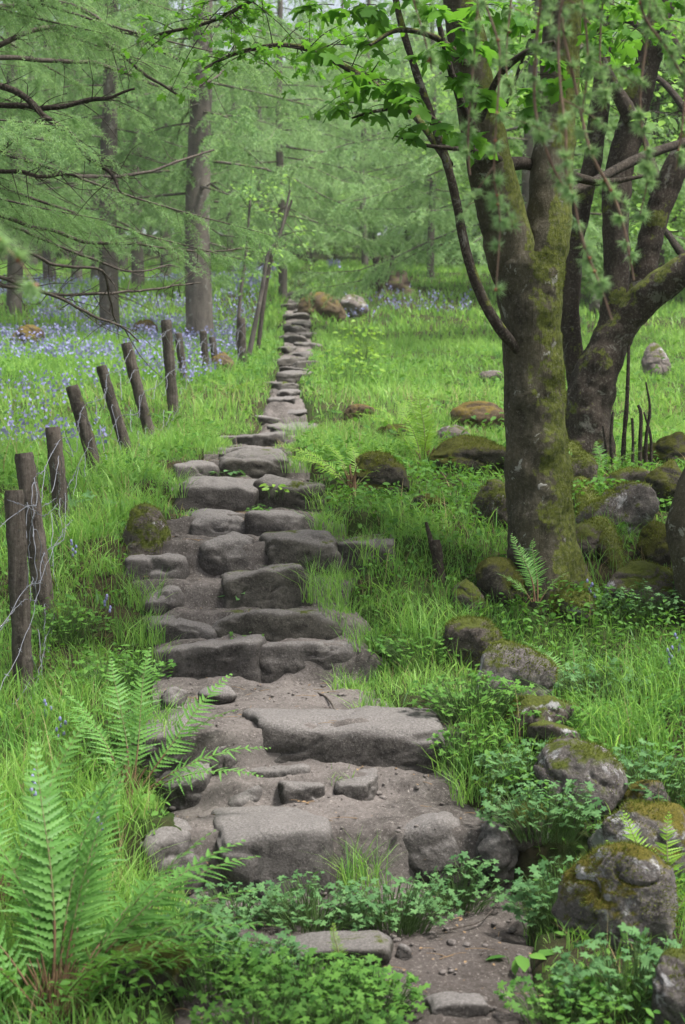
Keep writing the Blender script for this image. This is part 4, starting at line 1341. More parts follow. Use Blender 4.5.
def wire(name, pts, rad=0.0016, barb=0.0, seed=0):
    g = Geo()
    q, _ = resample(local(fence, pts), [1] * len(pts), len(pts) * 14)
    q = q + 0.006 * np.stack([fbm2(np.arange(len(q)) * 0.35, 1.0 * seed, 1.0, 2, s) for s in (0., 7., 15.)], 1)
    tube(g, q, np.full(len(q), rad), len(q), 5, mat=0, cap=False)
    if barb:
        s = np.concatenate([[0], np.cumsum(np.linalg.norm(np.diff(q, axis=0), axis=1))])
        for u_ in np.arange(0.05, s[-1], barb):
            i = min(np.searchsorted(s, u_), len(q) - 1)
            for _ in range(2):
                d = norm(rng.normal(size=3)) * 0.012
                tube(g, [q[i] - d, q[i] + d], [rad * .8, rad * .6], 2, 4, cap=False)
    return g.build(name, M['wire'], fence)

rng = np.random.default_rng(5)
prev = [at(-60, 560, 5.6), at(-60, 650, 5.6), at(-60, 740, 5.6)]
for row, fr in enumerate((0.10, 0.42, 0.78)):
    pts = [prev[row]]
    for k, (top, foot, r) in enumerate(PT):
        p = top + (foot - top) * (fr + rng.normal(0, 0.03))
        p = p + np.array([r * 0.9, -r * 0.7, 0])
        if pts is not None:
            m = (pts[-1] + p) / 2 + np.array([rng.normal(0, .03), 0, -0.05 - 0.02 * abs(rng.normal())])
            pts += [m, p]
    wire('barbed_wire', pts, 0.0017 if row else 0.0018, 0.13, row)
# loose netting: slack diagonals between neighbouring posts
for k in range(len(PT) - 1):
    (t0, f0, r0), (t1, f1, r1) = PT[k], PT[k + 1]
    off = np.array([r0 * 0.9, -r0 * 0.6, 0])
    n = 5
    for j in range(2 if k > 6 else 3):
        pts = []
        for i in range(n + 1):
            u_ = i / n
            a = t0 + (f0 - t0) * (0.12 + 0.25 * j + 0.16 * (i % 2) + rng.normal(0, .04))
            b = t1 + (f1 - t1) * (0.12 + 0.25 * j + 0.16 * (i % 2) + rng.normal(0, .04))
            pts.append(a + (b - a) * u_ + off + np.array([rng.normal(0, .012), rng.normal(0, .012), -0.03 * math.sin(PI * u_)]))
        wire('netting_strand', pts, 0.0012 + 0.00009 * pts[0][1], 0, 10 + k * 3 + j)
for pts in ([at(-12, 712, 5.9), at(0, 690, 6.0), at(26, 636, 6.25), at(44, 572, 6.6), at(58, 540, 6.9), at(72, 520, 7.6)], [at(-10, 640, 5.9), at(0, 630, 6.0), at(22, 602, 6.25), at(36, 600, 6.5)], [at(2, 745, 6.0), at(16, 716, 6.2), at(33, 694, 6.3), at(46, 640, 6.7), at(52, 620, 7.0)], [at(8, 500, 6.25), at(30, 508, 6.2), at(44, 516, 6.4), at(58, 504, 6.6)], [at(34, 512, 6.3), at(29, 540, 6.3), at(27, 590, 6.3)], [at(52, 462, 7.1), at(60, 480, 7.4), at(56, 498, 7.6), at(40, 508, 7.2)]):
    wire('loose_wire', np.array(pts), 0.0014, 0.15, rng.integers(1, 99))

# ------------------------------------------------------------------ ferns
def frond_mesh(L, width, npairs, curl, npin=15):
    """one frond in its own space: grows along +y and arches in z; toothed pinnae"""
    g = Geo()
    t = np.linspace(0, 1, 26)
    yy = L * (t - 0.10 * curl * t ** 3)
    zz = L * (-0.42 * curl * t ** 2.2)
    q = np.stack([0.012 * np.sin(t * 5), yy, zz], 1)
    tube(g, q[:9], (0.0042 * (1 - t) + 0.0006)[:9], 9, 5, mat=2, cap=False)
    tube(g, q[8:], (0.0030 * (1 - t) + 0.0006)[8:], 18, 5, mat=1, cap=False)
    for k in range(npairs):
        u_ = 0.20 + 0.79 * k / (npairs - 1)
        c = np.array([np.interp(u_, t, q[:, j]) for j in range(3)])
        tg = norm(np.array([np.interp(min(1, u_ + .02), t, q[:, j]) - np.interp(u_ - .02, t, q[:, j]) for j in range(3)]))
        shape = (math.sin(min(1, (u_ - 0.06) / 0.40) * PI / 2)) ** 1.2 * (1 - max(0, (u_ - 0.42) / 0.58)) ** 0.8
        W = (width * shape + 0.006) * rng.uniform(0.82, 1.1)
        nz = norm(np.cross(np.array([1.0, 0, 0]), tg))
        for s in (-1, 1):
            if rng.uniform() < 0.04:
                continue
            d = norm(np.array([s * 0.95, 0, 0]) + tg * (0.30 + 0.4 * u_ + rng.normal(0, 0.08)) + nz * rng.normal(0.0, 0.22))
            wv = L / npairs * 0.40
            m = npin if W > 0.03 else 5
            uu = np.linspace(0, 1, m)
            hw = wv * (1 - uu) ** 0.75 * np.where(np.arange(m) % 2 == 0, 1.0, 0.42)
            hw[0] = wv * 0.5
            ctr = c + d * (W * uu)[:, None] + nz * (-0.16 * W * uu ** 2)[:, None]
            e = norm(np.cross(d, nz))
            lift = nz * 0.15 * wv
            A = ctr + e * hw[:, None] + lift
            B = ctr - e * hw[:, None] + lift
            V = np.concatenate([A, ctr, B])
            i = np.arange(m - 1)
            f = np.concatenate([np.stack([i, i + 1, m + i + 1, m + i], 1), np.stack([m + i, m + i + 1, 2 * m + i + 1, 2 * m + i], 1)])
            g.add(V, f, 0, np.clip(rng.normal(0.68 - 0.16 * (curl - 0.55) / 0.3, 0.2), 0, 1))
    return g

_frond_me = {}
def frond_mesh_for(key, L, width, npairs, curl, mats):
    if key not in _frond_me:
        o = frond_mesh(L, width, npairs, curl).build('frond', mats)
        _frond_me[key] = o.data
        bpy.data.objects.remove(o)
    return _frond_me[key]

from mathutils import Matrix, Euler
def fern(p, label, fronds, mats, group='ferns', stipe=True, key='a', size=0.6, rise=0.0):
    o = empty('fern', p, label, 'fern', group)
    for az, el, sc, var in fronds:
        me = frond_mesh_for((key, var), size, size * 0.17, 26, (0.55, 0.85, 1.15)[var], mats)
        c = bpy.data.objects.new('frond', me)
        COL.objects.link(c)
        c.parent = o
        # frond's +y points outwards: azimuth az (deg, 0 = to the right, 90 = away), elevation el
        c.rotation_euler = Euler((math.radians(el), math.radians(random.uniform(-18, 18)), math.radians(az - 90)), 'XYZ')
        c.location = (math.cos(math.radians(az)) * 0.02, math.sin(math.radians(az)) * 0.02, rise)
        c.scale = (sc, sc, sc)
    if stipe:
        g = Geo()
        for k in range(26):
            a = rng.uniform(0, 2 * PI)
            w_ = rng.uniform(0.1, 0.55)
            d = np.array([math.cos(a) * w_, math.sin(a) * w_, 1])
            L_ = size * rng.uniform(0.12, 0.30)
            tube(g, [np.array([math.cos(a) * .02, math.sin(a) * .02, -0.04]), d * L_ * 0.5, d * L_], [0.007, 0.005, 0.0015], 8, 6, 0.3, 60)
        g.build('rootstock', M['stipe'], o)
    return o

FM = [M['fern'], M['rachis'], M['stipe']]
YM = [M['yfern'], M['rachis'], M['rachis']]
pf = ground_at(52, 1022)
fern(pf, 'largest fern, a big shuttlecock with rusty base, in front of the fence',
     [(a_ + random.uniform(-9, 9), e_ + random.uniform(-7, 7), s_, v_) for a_, e_, s_, v_ in ((62, 64, 1.15, 0), (100, 76, 1.2, 0), (130, 64, 1.1, 0), (20, 50, 1.0, 1), (-5, 40, 0.85, 1), (40, 58, 1.1, 1), (160, 58, 1.0, 1), (200, 60, 0.95, 1), (80, 80, 1.1, 0), (-30, 52, 0.8, 1), (10, 68, 1.0, 0), (48, 44, 1.1, 2), (75, 54, 1.15, 1), (120, 50, 1.0, 1), (-60, 60, 0.8, 1), (235, 60, 0.85, 1), (30, 74, 1.1, 0), (90, 60, 1.2, 2), (15, 36, 1.0, 2), (-20, 66, 0.9, 2), (55, 76, 1.2, 1), (110, 68, 1.15, 1), (35, 50, 1.15, 2), (65, 40, 1.0, 2), (0, 56, 0.95, 2), (145, 74, 1.05, 1))], FM, size=0.67)
fern(ground_at(-12, 930), 'fern at the left edge behind the largest fern', [(20, 70, 1.0, 0), (60, 75, 1.1, 0), (100, 70, 1.0, 0), (-20, 60, 0.8, 1), (0, 66, 0.95, 0), (140, 70, .9, 0), (45, 58, 1.0, 1)], FM, size=0.6)
fern(ground_at(130, 800), 'fern half hidden behind the largest fern, touching the stair', [(10, 40, 0.8, 1), (50, 62, 0.9, 0), (100, 66, 0.9, 0), (150, 60, 0.8, 0), (-20, 35, 0.8, 1), (200, 60, 0.7, 1), (75, 75, 0.9, 0), (125, 50, 0.8, 1), (25, 55, 0.8, 1)], FM, size=0.42)
fern(at(536, 602, YA - 0.24), 'small upright fern growing against the foot of the sycamore', [(95, 80, 1.0, 0), (60, 76, 0.95, 0), (120, 74, 0.85, 0), (20, 60, 0.6, 1), (170, 62, 0.6, 1)], FM, size=0.36, key='s', stipe=False)
fern(ground_at(352, 492), 'bright arching fern at the edge of the grass right of the dark blocks', [(160, 55, 1.0, 1), (130, 60, 1.0, 1), (100, 62, 0.9, 1), (60, 55, 0.9, 1), (190, 48, 0.9, 1), (20, 50, 0.7, 1), (145, 45, 1.0, 1)], YM, size=0.45, key='y')
fern(ground_at(424, 470), 'tall yellow-green fern standing between the dark boulders', [(90, 82, 1.1, 0), (60, 78, 1.0, 0), (130, 76, 1.0, 0), (20, 66, 0.8, 0), (170, 66, 0.8, 0), (-60, 70, .7, 0), (105, 70, 1.05, 0)], YM, size=0.55, key='t')
fern(ground_at(662, 935), 'pale fern rising through the moss behind the biggest boulder', [(95, 76, 1.0, 0), (130, 70, 1.0, 0), (60, 72, 1.0, 0), (170, 58, 0.7, 1), (20, 60, 0.8, 1), (110, 60, .9, 1)], YM, size=0.40, key='r', stipe=False)
fern(ground_at(334, 985), 'single young unrolling frond among the herbs at the stair foot', [(80, 84, 1.0, 0)], YM, size=0.16, key='v', stipe=False)
fern(ground_at(570, 690), 'low fern in the herbs behind the pale-topped mossy boulder', [(20, 40, 1, 1), (70, 50, 1, 1), (120, 50, 1, 1), (170, 40, 1, 1), (-40, 45, .8, 1)], FM, size=0.3, key='s', stipe=False)
fern(ground_at(600, 478), 'dark little fern between the mossy rocks behind the sycamore', [(20, 50, 1, 1), (80, 60, 1, 1), (130, 50, 1, 1), (170, 40, 1, 1)], FM, size=0.36, key='s', stipe=False)
fern(ground_at(228, 398), 'fern in the grass between the far fence posts and the path', [(20, 50, 1, 1), (80, 60, 1, 1), (130, 50, 1, 1), (170, 40, 1, 1), (-50, 40, 1, 1)], YM, size=0.45, key='y', stipe=False)
fern(ground_at(398, 430), 'yellowish fern at the meadow edge behind the overgrown boulder', [(20, 50, 1, 1), (80, 60, 1, 1), (130, 50, 1, 1), (170, 40, 1, 1), (-50, 40, 1, 1)], YM, size=0.45, key='y', stipe=False)

# ------------------------------------------------------------------ herbs
def lobed_template():
    ang = np.radians(np.linspace(-60, 240, 31))
    pts = []
    for k, a in enumerate(ang):
        lob = 0.5 + 0.5 * math.cos((math.degrees(a) - 90) / 300 * 2 * PI * 5)
        r = 0.55 + 0.45 * lob + (0.08 if k % 2 else -0.05)
        pts.append((math.cos(a) * r * 0.55, math.sin(a) * r * 0.55 + 0.2, -0.10 * r * r + 0.05 * lob))
    v = [(0, 0.1, 0)] + pts
    f = [(0, 1 + k, 2 + k) for k in range(len(pts) - 1)]
    return np.array(v), np.array(f)

LOB_V, LOB_F = lobed_template()

def herb(px, py, label, n, spread, height, size, mat='herb', tv=LOB_V, tf=LOB_F, group='leafy herb clumps', name='herb_clump', pos=None):
    if tv is LOB_V and n >= 60:
        n, size, spread = int(n * 2.0), size * 0.74, spread * 1.12
    p = ground_at(px, py) if pos is None else pos
    if pos is None and path_d(p[0], p[1]) < 0 and p[1] < PATH_END:
        p = np.array([p[0], p[1], float(path_z(np.array([p[1]]))[0])])
    o = empty(name, p, label, 'plant', group)
    gs, gl = Geo(), Geo()
    a = rng.uniform(0, 2 * PI, n)
    rr = spread * np.sqrt(rng.uniform(0, 1, n))
    tip = np.stack([np.cos(a) * rr, np.sin(a) * rr * 0.7, height * rng.uniform(0.25, 1.0, n) * (1 - 0.4 * rr / spread)], 1)
    ab = rng.uniform(0, 2 * PI, n)
    foot = np.stack([tip[:, 0] * 0.5 + np.cos(ab) * 0.02, tip[:, 1] * 0.5 + np.sin(ab) * 0.02, np.full(n, -0.02)], 1)
    for k in range(n):
        tube(gs, [foot[k], (foot[k] + tip[k]) / 2 + [0, 0, height * .12], tip[k]], [0.0014, 0.0012, 0.0009], 5, 4, cap=False)
    d = np.stack([np.cos(a) + rng.normal(0, .5, n), np.sin(a) + rng.normal(0, .5, n) - 0.3, rng.uniform(-0.5, 0.2, n)], 1)
    nn = np.stack([rng.normal(0, 0.35, n), rng.normal(-0.25, 0.35, n), np.full(n, 0.9)], 1)
    scatter(gl, tv, tf, tip, d, nn, size * rng.uniform(0.6, 1.2, n), 0, rng.uniform(0, 1, n))
    gs.build('stems', M['stem'], o)
    gl.build('leaves', M[mat], o)
    return o

herb(240, 925, 'dark lobed herb patch at the foot of the broad rounded step stone', 80, 0.17, 0.16, 0.036)
herb(310, 930, 'creeping lobed herbs in the middle of the riser below the tall grass tuft', 120, 0.20, 0.20, 0.036)
herb(395, 925, 'creeping lobed herbs left of the lumpy grey step stone', 120, 0.19, 0.18, 0.036)
herb(455, 905, 'creeping lobed herbs under the lumpy grey step stone', 80, 0.16, 0.14, 0.034)
herb(215, 1000, 'bright lobed herb clump nearest the big fern at the stair foot', 110, 0.18, 0.20, 0.040, 'cover')
herb(300, 1012, 'bright lobed herb clump in the middle of the stair foot', 110, 0.17, 0.18, 0.040, 'cover')
herb(370, 1020, 'bright lobed herb clump left of the mud at the stair foot', 110, 0.14, 0.16, 0.038, 'cover')
herb(195, 962, 'lobed herbs between the big fern and the flat stone at the stair foot', 100, 0.15, 0.17, 0.038)
herb(262, 975, 'lobed herbs crowding the left end of the flat stone at the stair foot', 90, 0.12, 0.14, 0.036)
herb(345, 992, 'lobed herbs hanging over the front of the flat stone at the stair foot', 90, 0.12, 0.12, 0.036, 'cover')
herb(260, 1045, 'front row of bright lobed herbs, nearest the viewer, left half', 110, 0.16, 0.17, 0.038, 'cover')
herb(345, 1050, 'front row of bright lobed herbs, nearest the viewer, right half', 110, 0.14, 0.15, 0.038, 'cover')
herb(478, 850, 'sparse lobed herbs on the face of the lumpy grey step stone', 30, 0.09, 0.07, 0.036, pos=at(470, 872, RISERS[0][0] - 0.06))
herb(120, 690, 'leafy weeds in the grass left of the earth landing', 90, 0.2, 0.2, 0.04, 'cover')
herb(60, 640, 'leafy weeds in the grass right of the front fence post', 90, 0.2, 0.22, 0.04, 'cover')
herb(600, 700, 'leafy weeds right of the pale-topped mossy boulder', 100, 0.22, 0.2, 0.04, 'herb')
herb(640, 620, 'leafy weeds in front of the bent trunk', 100, 0.22, 0.2, 0.04, 'herb')
herb(545, 850, 'grey-green herbs between the pale rounded stone and the biggest boulder', 120, 0.20, 0.22, 0.042)
herb(560, 925, 'grey-green herbs on the bank left of the biggest boulder', 120, 0.16, 0.24, 0.044)
herb(535, 790, 'bluish herbs just in front of the dome-shaped boulder', 110, 0.20, 0.20, 0.040)
herb(630, 1010, 'tall grey-green herbs in front of the biggest boulder', 110, 0.18, 0.24, 0.046)
herb(560, 1015, 'low yellow-green herbs beside the mud on the right', 60, 0.16, 0.12, 0.034, 'cover')
herb(655, 800, 'grey feathery herbs on the ridge right of the dome-shaped boulder', 130, 0.26, 0.24, 0.046)
herb(470, 760, 'herbs at the right end of the long slab', 100, 0.16, 0.16, 0.036, 'cover')
herb(470, 715, 'herbs on the bank between landing and pale-topped boulder', 130, 0.22, 0.2, 0.040, 'cover')
herb(535, 735, 'bright herbs smothering the low brownish stone', 130, 0.22, 0.18, 0.036, 'cover')
herb(425, 660, 'herbs on the grassy bank right of the long step', 130, 0.24, 0.18, 0.038, 'cover')
herb(215, 512, 'small leafy sprig hanging over the pair of square blocks', 20, 0.06, 0.05, 0.03, 'cover', pos=at(258, 512, RISERS[7][0] + 0.1))
herb(272, 495, 'bright yellow-green seedling on the dark rough block', 18, 0.07, 0.10, 0.045, 'yfern', OVAL_V, OVAL_F, name='seedling', pos=at(276, 496, RISERS[8][0] - 0.02))
herb(236, 595, 'pale-leaved seedling on the corner of the slanting slab', 8, 0.06, 0.05, 0.07, 'herb', OVAL_V, OVAL_F, name='seedling', pos=at(238, 597, RISERS[5][0] + 0.02))
herb(255, 640, 'tiny moss-green sprig on the face of the moss-stained stone', 22, 0.10, 0.05, 0.022, 'cover', name='seedling', pos=at(245, 640, RISERS[4][0] - 0.04))
herb(225, 478, 'tuft of white-edged leaves beside the dark hollowed block', 14, 0.10, 0.12, 0.07, 'herb', OVAL_V, OVAL_F, name='seedling', pos=at(228, 482, RISERS[9][0] - 0.1))
herb(95, 520, 'pale leafy plant in the grass left of the mossy boulder by the fence', 40, 0.16, 0.18, 0.05)
herb(520, 968, 'broad rounded leaf pair at the edge of the mud', 5, 0.05, 0.09, 0.07, 'cover', OVAL_V, OVAL_F, name='seedling')
herb(360, 365, 'yellowish leafy plant standing alone in the meadow above the fern', 90, 0.35, 0.8, 0.09, 'yfern', OVAL_V, OVAL_F)
herb(350, 385, 'bright bushy plant in the meadow near the upper path', 90, 0.4, 0.6, 0.09, 'yfern', OVAL_V, OVAL_F)

# ------------------------------------------------------------------ grass and ground cover
def blades(g, P, H, W, segs=3, lean=0.5, var=None):
    n = len(P)
    az = rng.uniform(0, 2 * PI, n)
    dr = np.stack([np.cos(az), np.sin(az), np.zeros(n)], 1)
    b = rng.uniform(0.05, lean, n)
    ts = np.array([0, 0.4, 0.75, 1.0]) if segs == 3 else np.array([0, 0.55, 1.0])
    faz = rng.uniform(0, 2 * PI, n)
    side = np.stack([np.cos(faz), np.sin(faz), np.zeros(n)], 1) * (W * 0.5)[:, None]
    ring = []
    for t in ts:
        c = P + dr * (H * b * 1.3 * t ** 2)[:, None]
        c[:, 2] += H * (t - 0.45 * b * t ** 2)
        w = (1 - t) ** 0.6 * (1.0 if t > 0 else 0.8)
        ring.append((c, w))
    V = []
    for c, w in ring[:-1]:
        V += [c - side * w, c + side * w]
    V.append(ring[-1][0])
    k = len(V)
    V = np.stack(V, 1)
    i = (np.arange(n) * k)[:, None]
    quads = [i + np.array([[2 * s, 2 * s + 1, 2 * s + 3, 2 * s + 2]]) for s in range(len(ring) - 2)]
    s = len(ring) - 2
    tri = i + np.array([[2 * s, 2 * s + 1, 2 * s + 2]])
    var = rng.uniform(0, 1, n) if var is None else var
    off = g.n
    g.add(V.reshape(-1, 3), np.concatenate(quads), 0, np.repeat(var, k))
    g.f.append(tri + off)
    g.m.append(np.zeros(len(tri), np.int32))

def region(Y0, Y1, per_m2, margin):
    area = 0.457 * (Y1 ** 2 - Y0 ** 2) / 2 + 2 * margin * (Y1 - Y0)
    n = int(area * per_m2)
    Y = np.sqrt(rng.uniform(Y0 ** 2, Y1 ** 2, n))
    x = rng.uniform(-1, 1, n) * (0.2285 * Y + margin)
    return x, Y

rng = np.random.default_rng(21)
trees_xy = [(pA[0], pA[1] + .15, 0.25), (pB[0], pB[1], 0.3), (pC[0], pC[1], 0.25)]
rocks = [(o.location.x, o.location.y, o.dimensions.x * 0.42, o.dimensions.y * 0.42) for o in scene.objects if o.name.startswith('boulder')]
def clear(x, Y):
    k = np.ones(len(x), bool)
    for a, b, r in trees_xy:
        k &= (x - a) ** 2 + (Y - b) ** 2 > r * r
    for a, b, r, s in rocks:
        k &= ((x - a) / max(r, .02)) ** 2 + ((Y - b) / max(s, .02)) ** 2 > 1
    return k

def grass_patch(g, Y0, Y1, dens, margin, hgt, wid, segs):
    x, Y = region(Y0, Y1, dens, margin)
    d = path_d(x, Y)
    d = np.where((Y > 12.5) & (d < 0), np.where(rng.uniform(0, 1, len(x)) < np.where(Y < 18, 0.6, 0.6), 0.05, -1.0), d)
    cl = fbm2(x, Y, 1.6, 3, 8.0)
    fine = fbm2(x, Y, 6.0, 2, 14.0)
    left = x < path_lr(Y)[0]
    edge = np.where(Y > 5.3, -0.08, -0.02) + 0.15 * fbm2(x, Y, 4.0, 2, 31.0)
    # sward thinned among the rocks on the right to deepen the sycamore's shade
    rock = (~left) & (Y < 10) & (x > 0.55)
    keepp = np.where(left, 1.0, np.where(rock, 0.5, 0.85)) * np.clip(0.8 + 0.5 * cl + 0.3 * fine, 0.4, 1)
    keep = (d > edge) & (rng.uniform(0, 1, len(x)) < keepp) & clear(x, Y)
    x, Y, d, cl, left, rock, fine = x[keep], Y[keep], d[keep], cl[keep], left[keep], rock[keep], fine[keep]
    H = hgt * rng.uniform(0.35, 1.0, len(x)) ** 1.3 * 1.25 * (1 + 0.35 * cl) * np.clip(0.35 + d / 0.35, 0.35, 1) * np.where(left, 1.0, np.where(rock, 0.68, 0.75))
    W = wid * rng.uniform(0.6, 1.3, len(x))
    v = np.clip(rng.normal(0.5, 0.26, len(x)) + 0.3 * fine + 0.25 * cl + 0.25 * fbm2(x, Y, 0.45, 2, 77.0) + np.where(rock, -0.2, 0.05), 0, 1)  # blades on the rock side darkened in colour, standing in for crown shade
    blades(g, np.stack([x, Y, np.where(d < 0.02, np.maximum(zg(x, Y), surf(x, Y)), zg(x, Y)) - 0.01], 1), H, W, segs, 0.75, v)

g = Geo()
grass_patch(g, 3.5, 8.0, 4400, 0.9, 0.20, 0.0045, 3)
grass_patch(g, 8.0, 14.0, 2400, 1.2, 0.19, 0.0065, 3)
grass_patch(g, 14.0, 26.0, 560, 2.0, 0.22, 0.014, 2)
grass_patch(g, 26.0, 64.0, 110, 4.0, 0.30, 0.034, 2)
grass_patch(g, 3.5, 8.0, 260, 0.9, 0.22, 0.012, 3)      # strap leaves of the bluebells
grass_patch(g, 8.0, 14.0, 140, 1.2, 0.22, 0.014, 3)
gs_ = Geo()
grass_patch(gs_, 3.5, 8.0, 230, 0.9, 0.26, 0.0035, 3)     # last year's dead stalks
grass_patch(gs_, 8.0, 16.0, 90, 1.2, 0.28, 0.006, 3)
tag(gs_.build('dry_grass', M['straw']), 'thin dead straw stalks among the green grass', kind='stuff')
tag(g.build('grass', M['grass']), 'bright green grass covering both banks of the path and the meadow', kind='stuff')

# taller single tufts one can point at
def tuft(px, py, label, n, h, spread, pos=None):
    p = ground_at(px, py) if pos is None else pos
    if pos is None and path_d(p[0], p[1]) < 0 and p[1] < PATH_END:
        p = np.array([p[0], p[1], float(path_z(np.array([p[1]]))[0])])
    g = Geo()
    a = rng.uniform(0, 2 * PI, n)
    rr = spread * np.sqrt(rng.uniform(0, 1, n))
    P = np.stack([np.cos(a) * rr, np.sin(a) * rr, np.full(n, -0.02)], 1)
    blades(g, P, h * rng.uniform(0.5, 1.1, n), np.full(n, 0.0045), 3, 0.8)
    o = g.build('grass_tuft', M['grass'])
    o.location = p
    tag(o, label, 'grass tuft', 'grass tufts')

tuft(362, 885, 'grass tuft growing out of the lowest clear step between its two main stones', 120, 0.22, 0.09, pos=at(362, 884, RISERS[0][0] - 0.03))
tuft(325, 600, 'tall bright grass tuft at the right end of the slanting slab', 220, 0.26, 0.14)
tuft(432, 640, 'tall bright grass tuft on the bank right of the long step', 260, 0.28, 0.2)
tuft(480, 800, 'long-bladed tuft right of the row of small stones', 160, 0.24, 0.13)
tuft(615, 745, 'tallest grass tuft behind the dome-shaped boulder', 240, 0.36, 0.22)
tuft(660, 700, 'tall grass tuft with bluebells at the right side', 240, 0.34, 0.22)
tuft(300, 1000, 'dry-looking sparse tuft between the lobed herb clumps', 60, 0.16, 0.08)
tuft(185, 640, 'grass tuft leaning over the left end of the long step', 120, 0.2, 0.12, pos=ground_at(150, 660))
tuft(352, 690, 'short tuft at the right end of the earth landing', 110, 0.15, 0.10)
tuft(362, 655, 'tuft leaning over the right end of the long step', 160, 0.2, 0.10)
tuft(338, 628, 'tuft at the right end of the moss-stained step', 150, 0.2, 0.10)
tuft(375, 565, 'tuft in front of the half-buried slab at the arched boulder step', 180, 0.22, 0.15)
tuft(330, 535, 'tuft between the right square block and the overgrown bank', 130, 0.2, 0.10)
tuft(322, 505, 'tuft at the right end of the dark rough block', 130, 0.2, 0.12)
tuft(172, 500, 'tuft hiding the left end of the wide dark block', 140, 0.22, 0.12)
tuft(296, 470, 'tuft at the right end of the dark hollowed block', 120, 0.2, 0.14)
tuft(205, 455, 'tuft at the left end of the topmost proper step', 140, 0.24, 0.16)
tuft(300, 440, 'tuft at the right end of the topmost proper step', 140, 0.24, 0.16)
tuft(135, 605, 'tuft left of the bulky rounded stone', 170, 0.22, 0.13)
tuft(140, 640, 'tuft at the left end of the moss-stained step', 150, 0.2, 0.12)
tuft(150, 745, 'tuft left of the squarish brown stone', 140, 0.22, 0.12)
tuft(455, 770, 'tuft under the right end of the long slab', 120, 0.18, 0.10)
tuft(380, 715, 'tuft at the top right corner of the long slab', 130, 0.18, 0.11)
tuft(340, 780, 'small tuft on the row of small stones below the long slab', 40, 0.08, 0.05)

# low leafy ground cover
rng = np.random.default_rng(22)
g = Geo()
def cover(Y0, Y1, dens, size, margin, rightonly, hmax):
    x, Y = region(Y0, Y1, dens, margin)
    d = path_d(x, Y)
    left = x < path_lr(Y)[0]
    cl = fbm2(x, Y, 1.9, 3, 41.0)
    k = np.where(left, 0.45, np.where(Y < 10.5, 0.95, 0.35)) * np.clip(0.7 + 0.9 * cl, 0.0, 1)
    keep = (d > 0.02) & (rng.uniform(0, 1, len(x)) < k)
    x, Y, cl = x[keep], Y[keep], cl[keep]
    n = len(x)
    z = zg(x, Y) + hmax * rng.uniform(0.1, 1.0, n) * np.clip(0.7 + 0.6 * cl, .2, 1.3)
    dd, nn = leaf_frames(n, 0.9)
    scatter(g, OVAL_V, OVAL_F, np.stack([x, Y, z], 1), dd, nn, size * rng.uniform(0.6, 1.3, n), 0, np.clip(rng.normal(0.4, .25, n), 0, 1))
cover(3.6, 7.5, 2400, 0.030, 0.8, True, 0.13)
cover(7.5, 12.0, 1300, 0.040, 1.0, True, 0.15)
cover(12.0, 22.0, 160, 0.07, 2.0, False, 0.22)
tag(g.build('ground_cover', M['cover']), 'low leafy ground cover between the grass, rocks and tree feet', kind='stuff')

# bluebell carpet far under the larches
def bells(x, Y, h, s):
    n = len(x)
    g = Geo()
    P = np.stack([x, Y, zg(x, Y)], 1)
    for k in range(3):
        t = 1.0 - 0.16 * k
        q = P + np.stack([rng.normal(0, .02, n), rng.normal(0, .02, n), h * t], 1)
        dd = np.stack([rng.normal(0, .7, n), rng.normal(0, .7, n), np.full(n, -1.0)], 1)
        nn = rng.normal(size=(n, 3))
        scatter(g, DIA_V * np.array([1.6, 1, 1]), DIA_F, q, dd, nn, s * rng.uniform(0.7, 1.3, n), 0, rng.uniform(0, 1, n))
    return g

rng = np.random.default_rng(23)
xs, ys = [], []
for (Y0, Y1, dens, px0, px1) in ((8.5, 16, 62, -60, 105), (16, 27, 30, -60, 238), (27, 48, 20, -60, 285), (31.5, 36.0, 10, 345, 470), (46, 60, 10, 230, 340)):
    n = int((Y1 - Y0) * (px1 - px0) / F * 0.5 * (Y0 + Y1) * dens)
    Y = rng.uniform(Y0, Y1, n)
    px = rng.uniform(px0, px1, n)
    x = (px - 342.5) / F * Y
    k = (fbm2(x, Y, 0.55, 3, 6.0) > -0.25) & (path_d(x, Y) > 0.6)
    xs.append(x[k])
    ys.append(Y[k])
x, Y = np.concatenate(xs), np.concatenate(ys)
g = bells(x, Y, 0.30 * rng.uniform(0.75, 1.2, len(x)), 0.019 + 0.0010 * Y)
tag(g.build('bluebell_flowers', M['bell']), 'hazy blue carpet of bluebells under the larches beyond the fence', kind='stuff')

# single bluebells near the path
def bluebell(px, py, label, Y=None, h=0.22):
    if Y is None:
        b = ground_at(px, py + 30)
    else:
        b = onground((px - 342.5) / F * Y, Y)
    top = at(px, py, b[1])
    o = empty('bluebell', b, label, 'flower', 'single bluebells near the path')
    t = top - b
    g = Geo()
    tube(g, [(0, 0, -0.02), t * 0.6, t * 0.95 + [0, 0, 0.02], t], [0.002, 0.0018, 0.0012, 0.001], 10, 5, cap=False)
    g.build('stem', M['stem'], o)
    for k in range(6):
        c = t + np.array([rng.normal(0, .008), rng.normal(0, .008), -0.014 * k + 0.02])
        g = Geo()
        v, f = ico(2)
        sh = v * np.array([0.006, 0.006, 0.010])
        sh[:, :2] *= (1.0 + 0.5 * np.clip(-v[:, 2:3], 0, 1))
        g.add(sh + c, f, 0, rng.uniform(0, 1))
        g.build('bell', M['bell'], o)

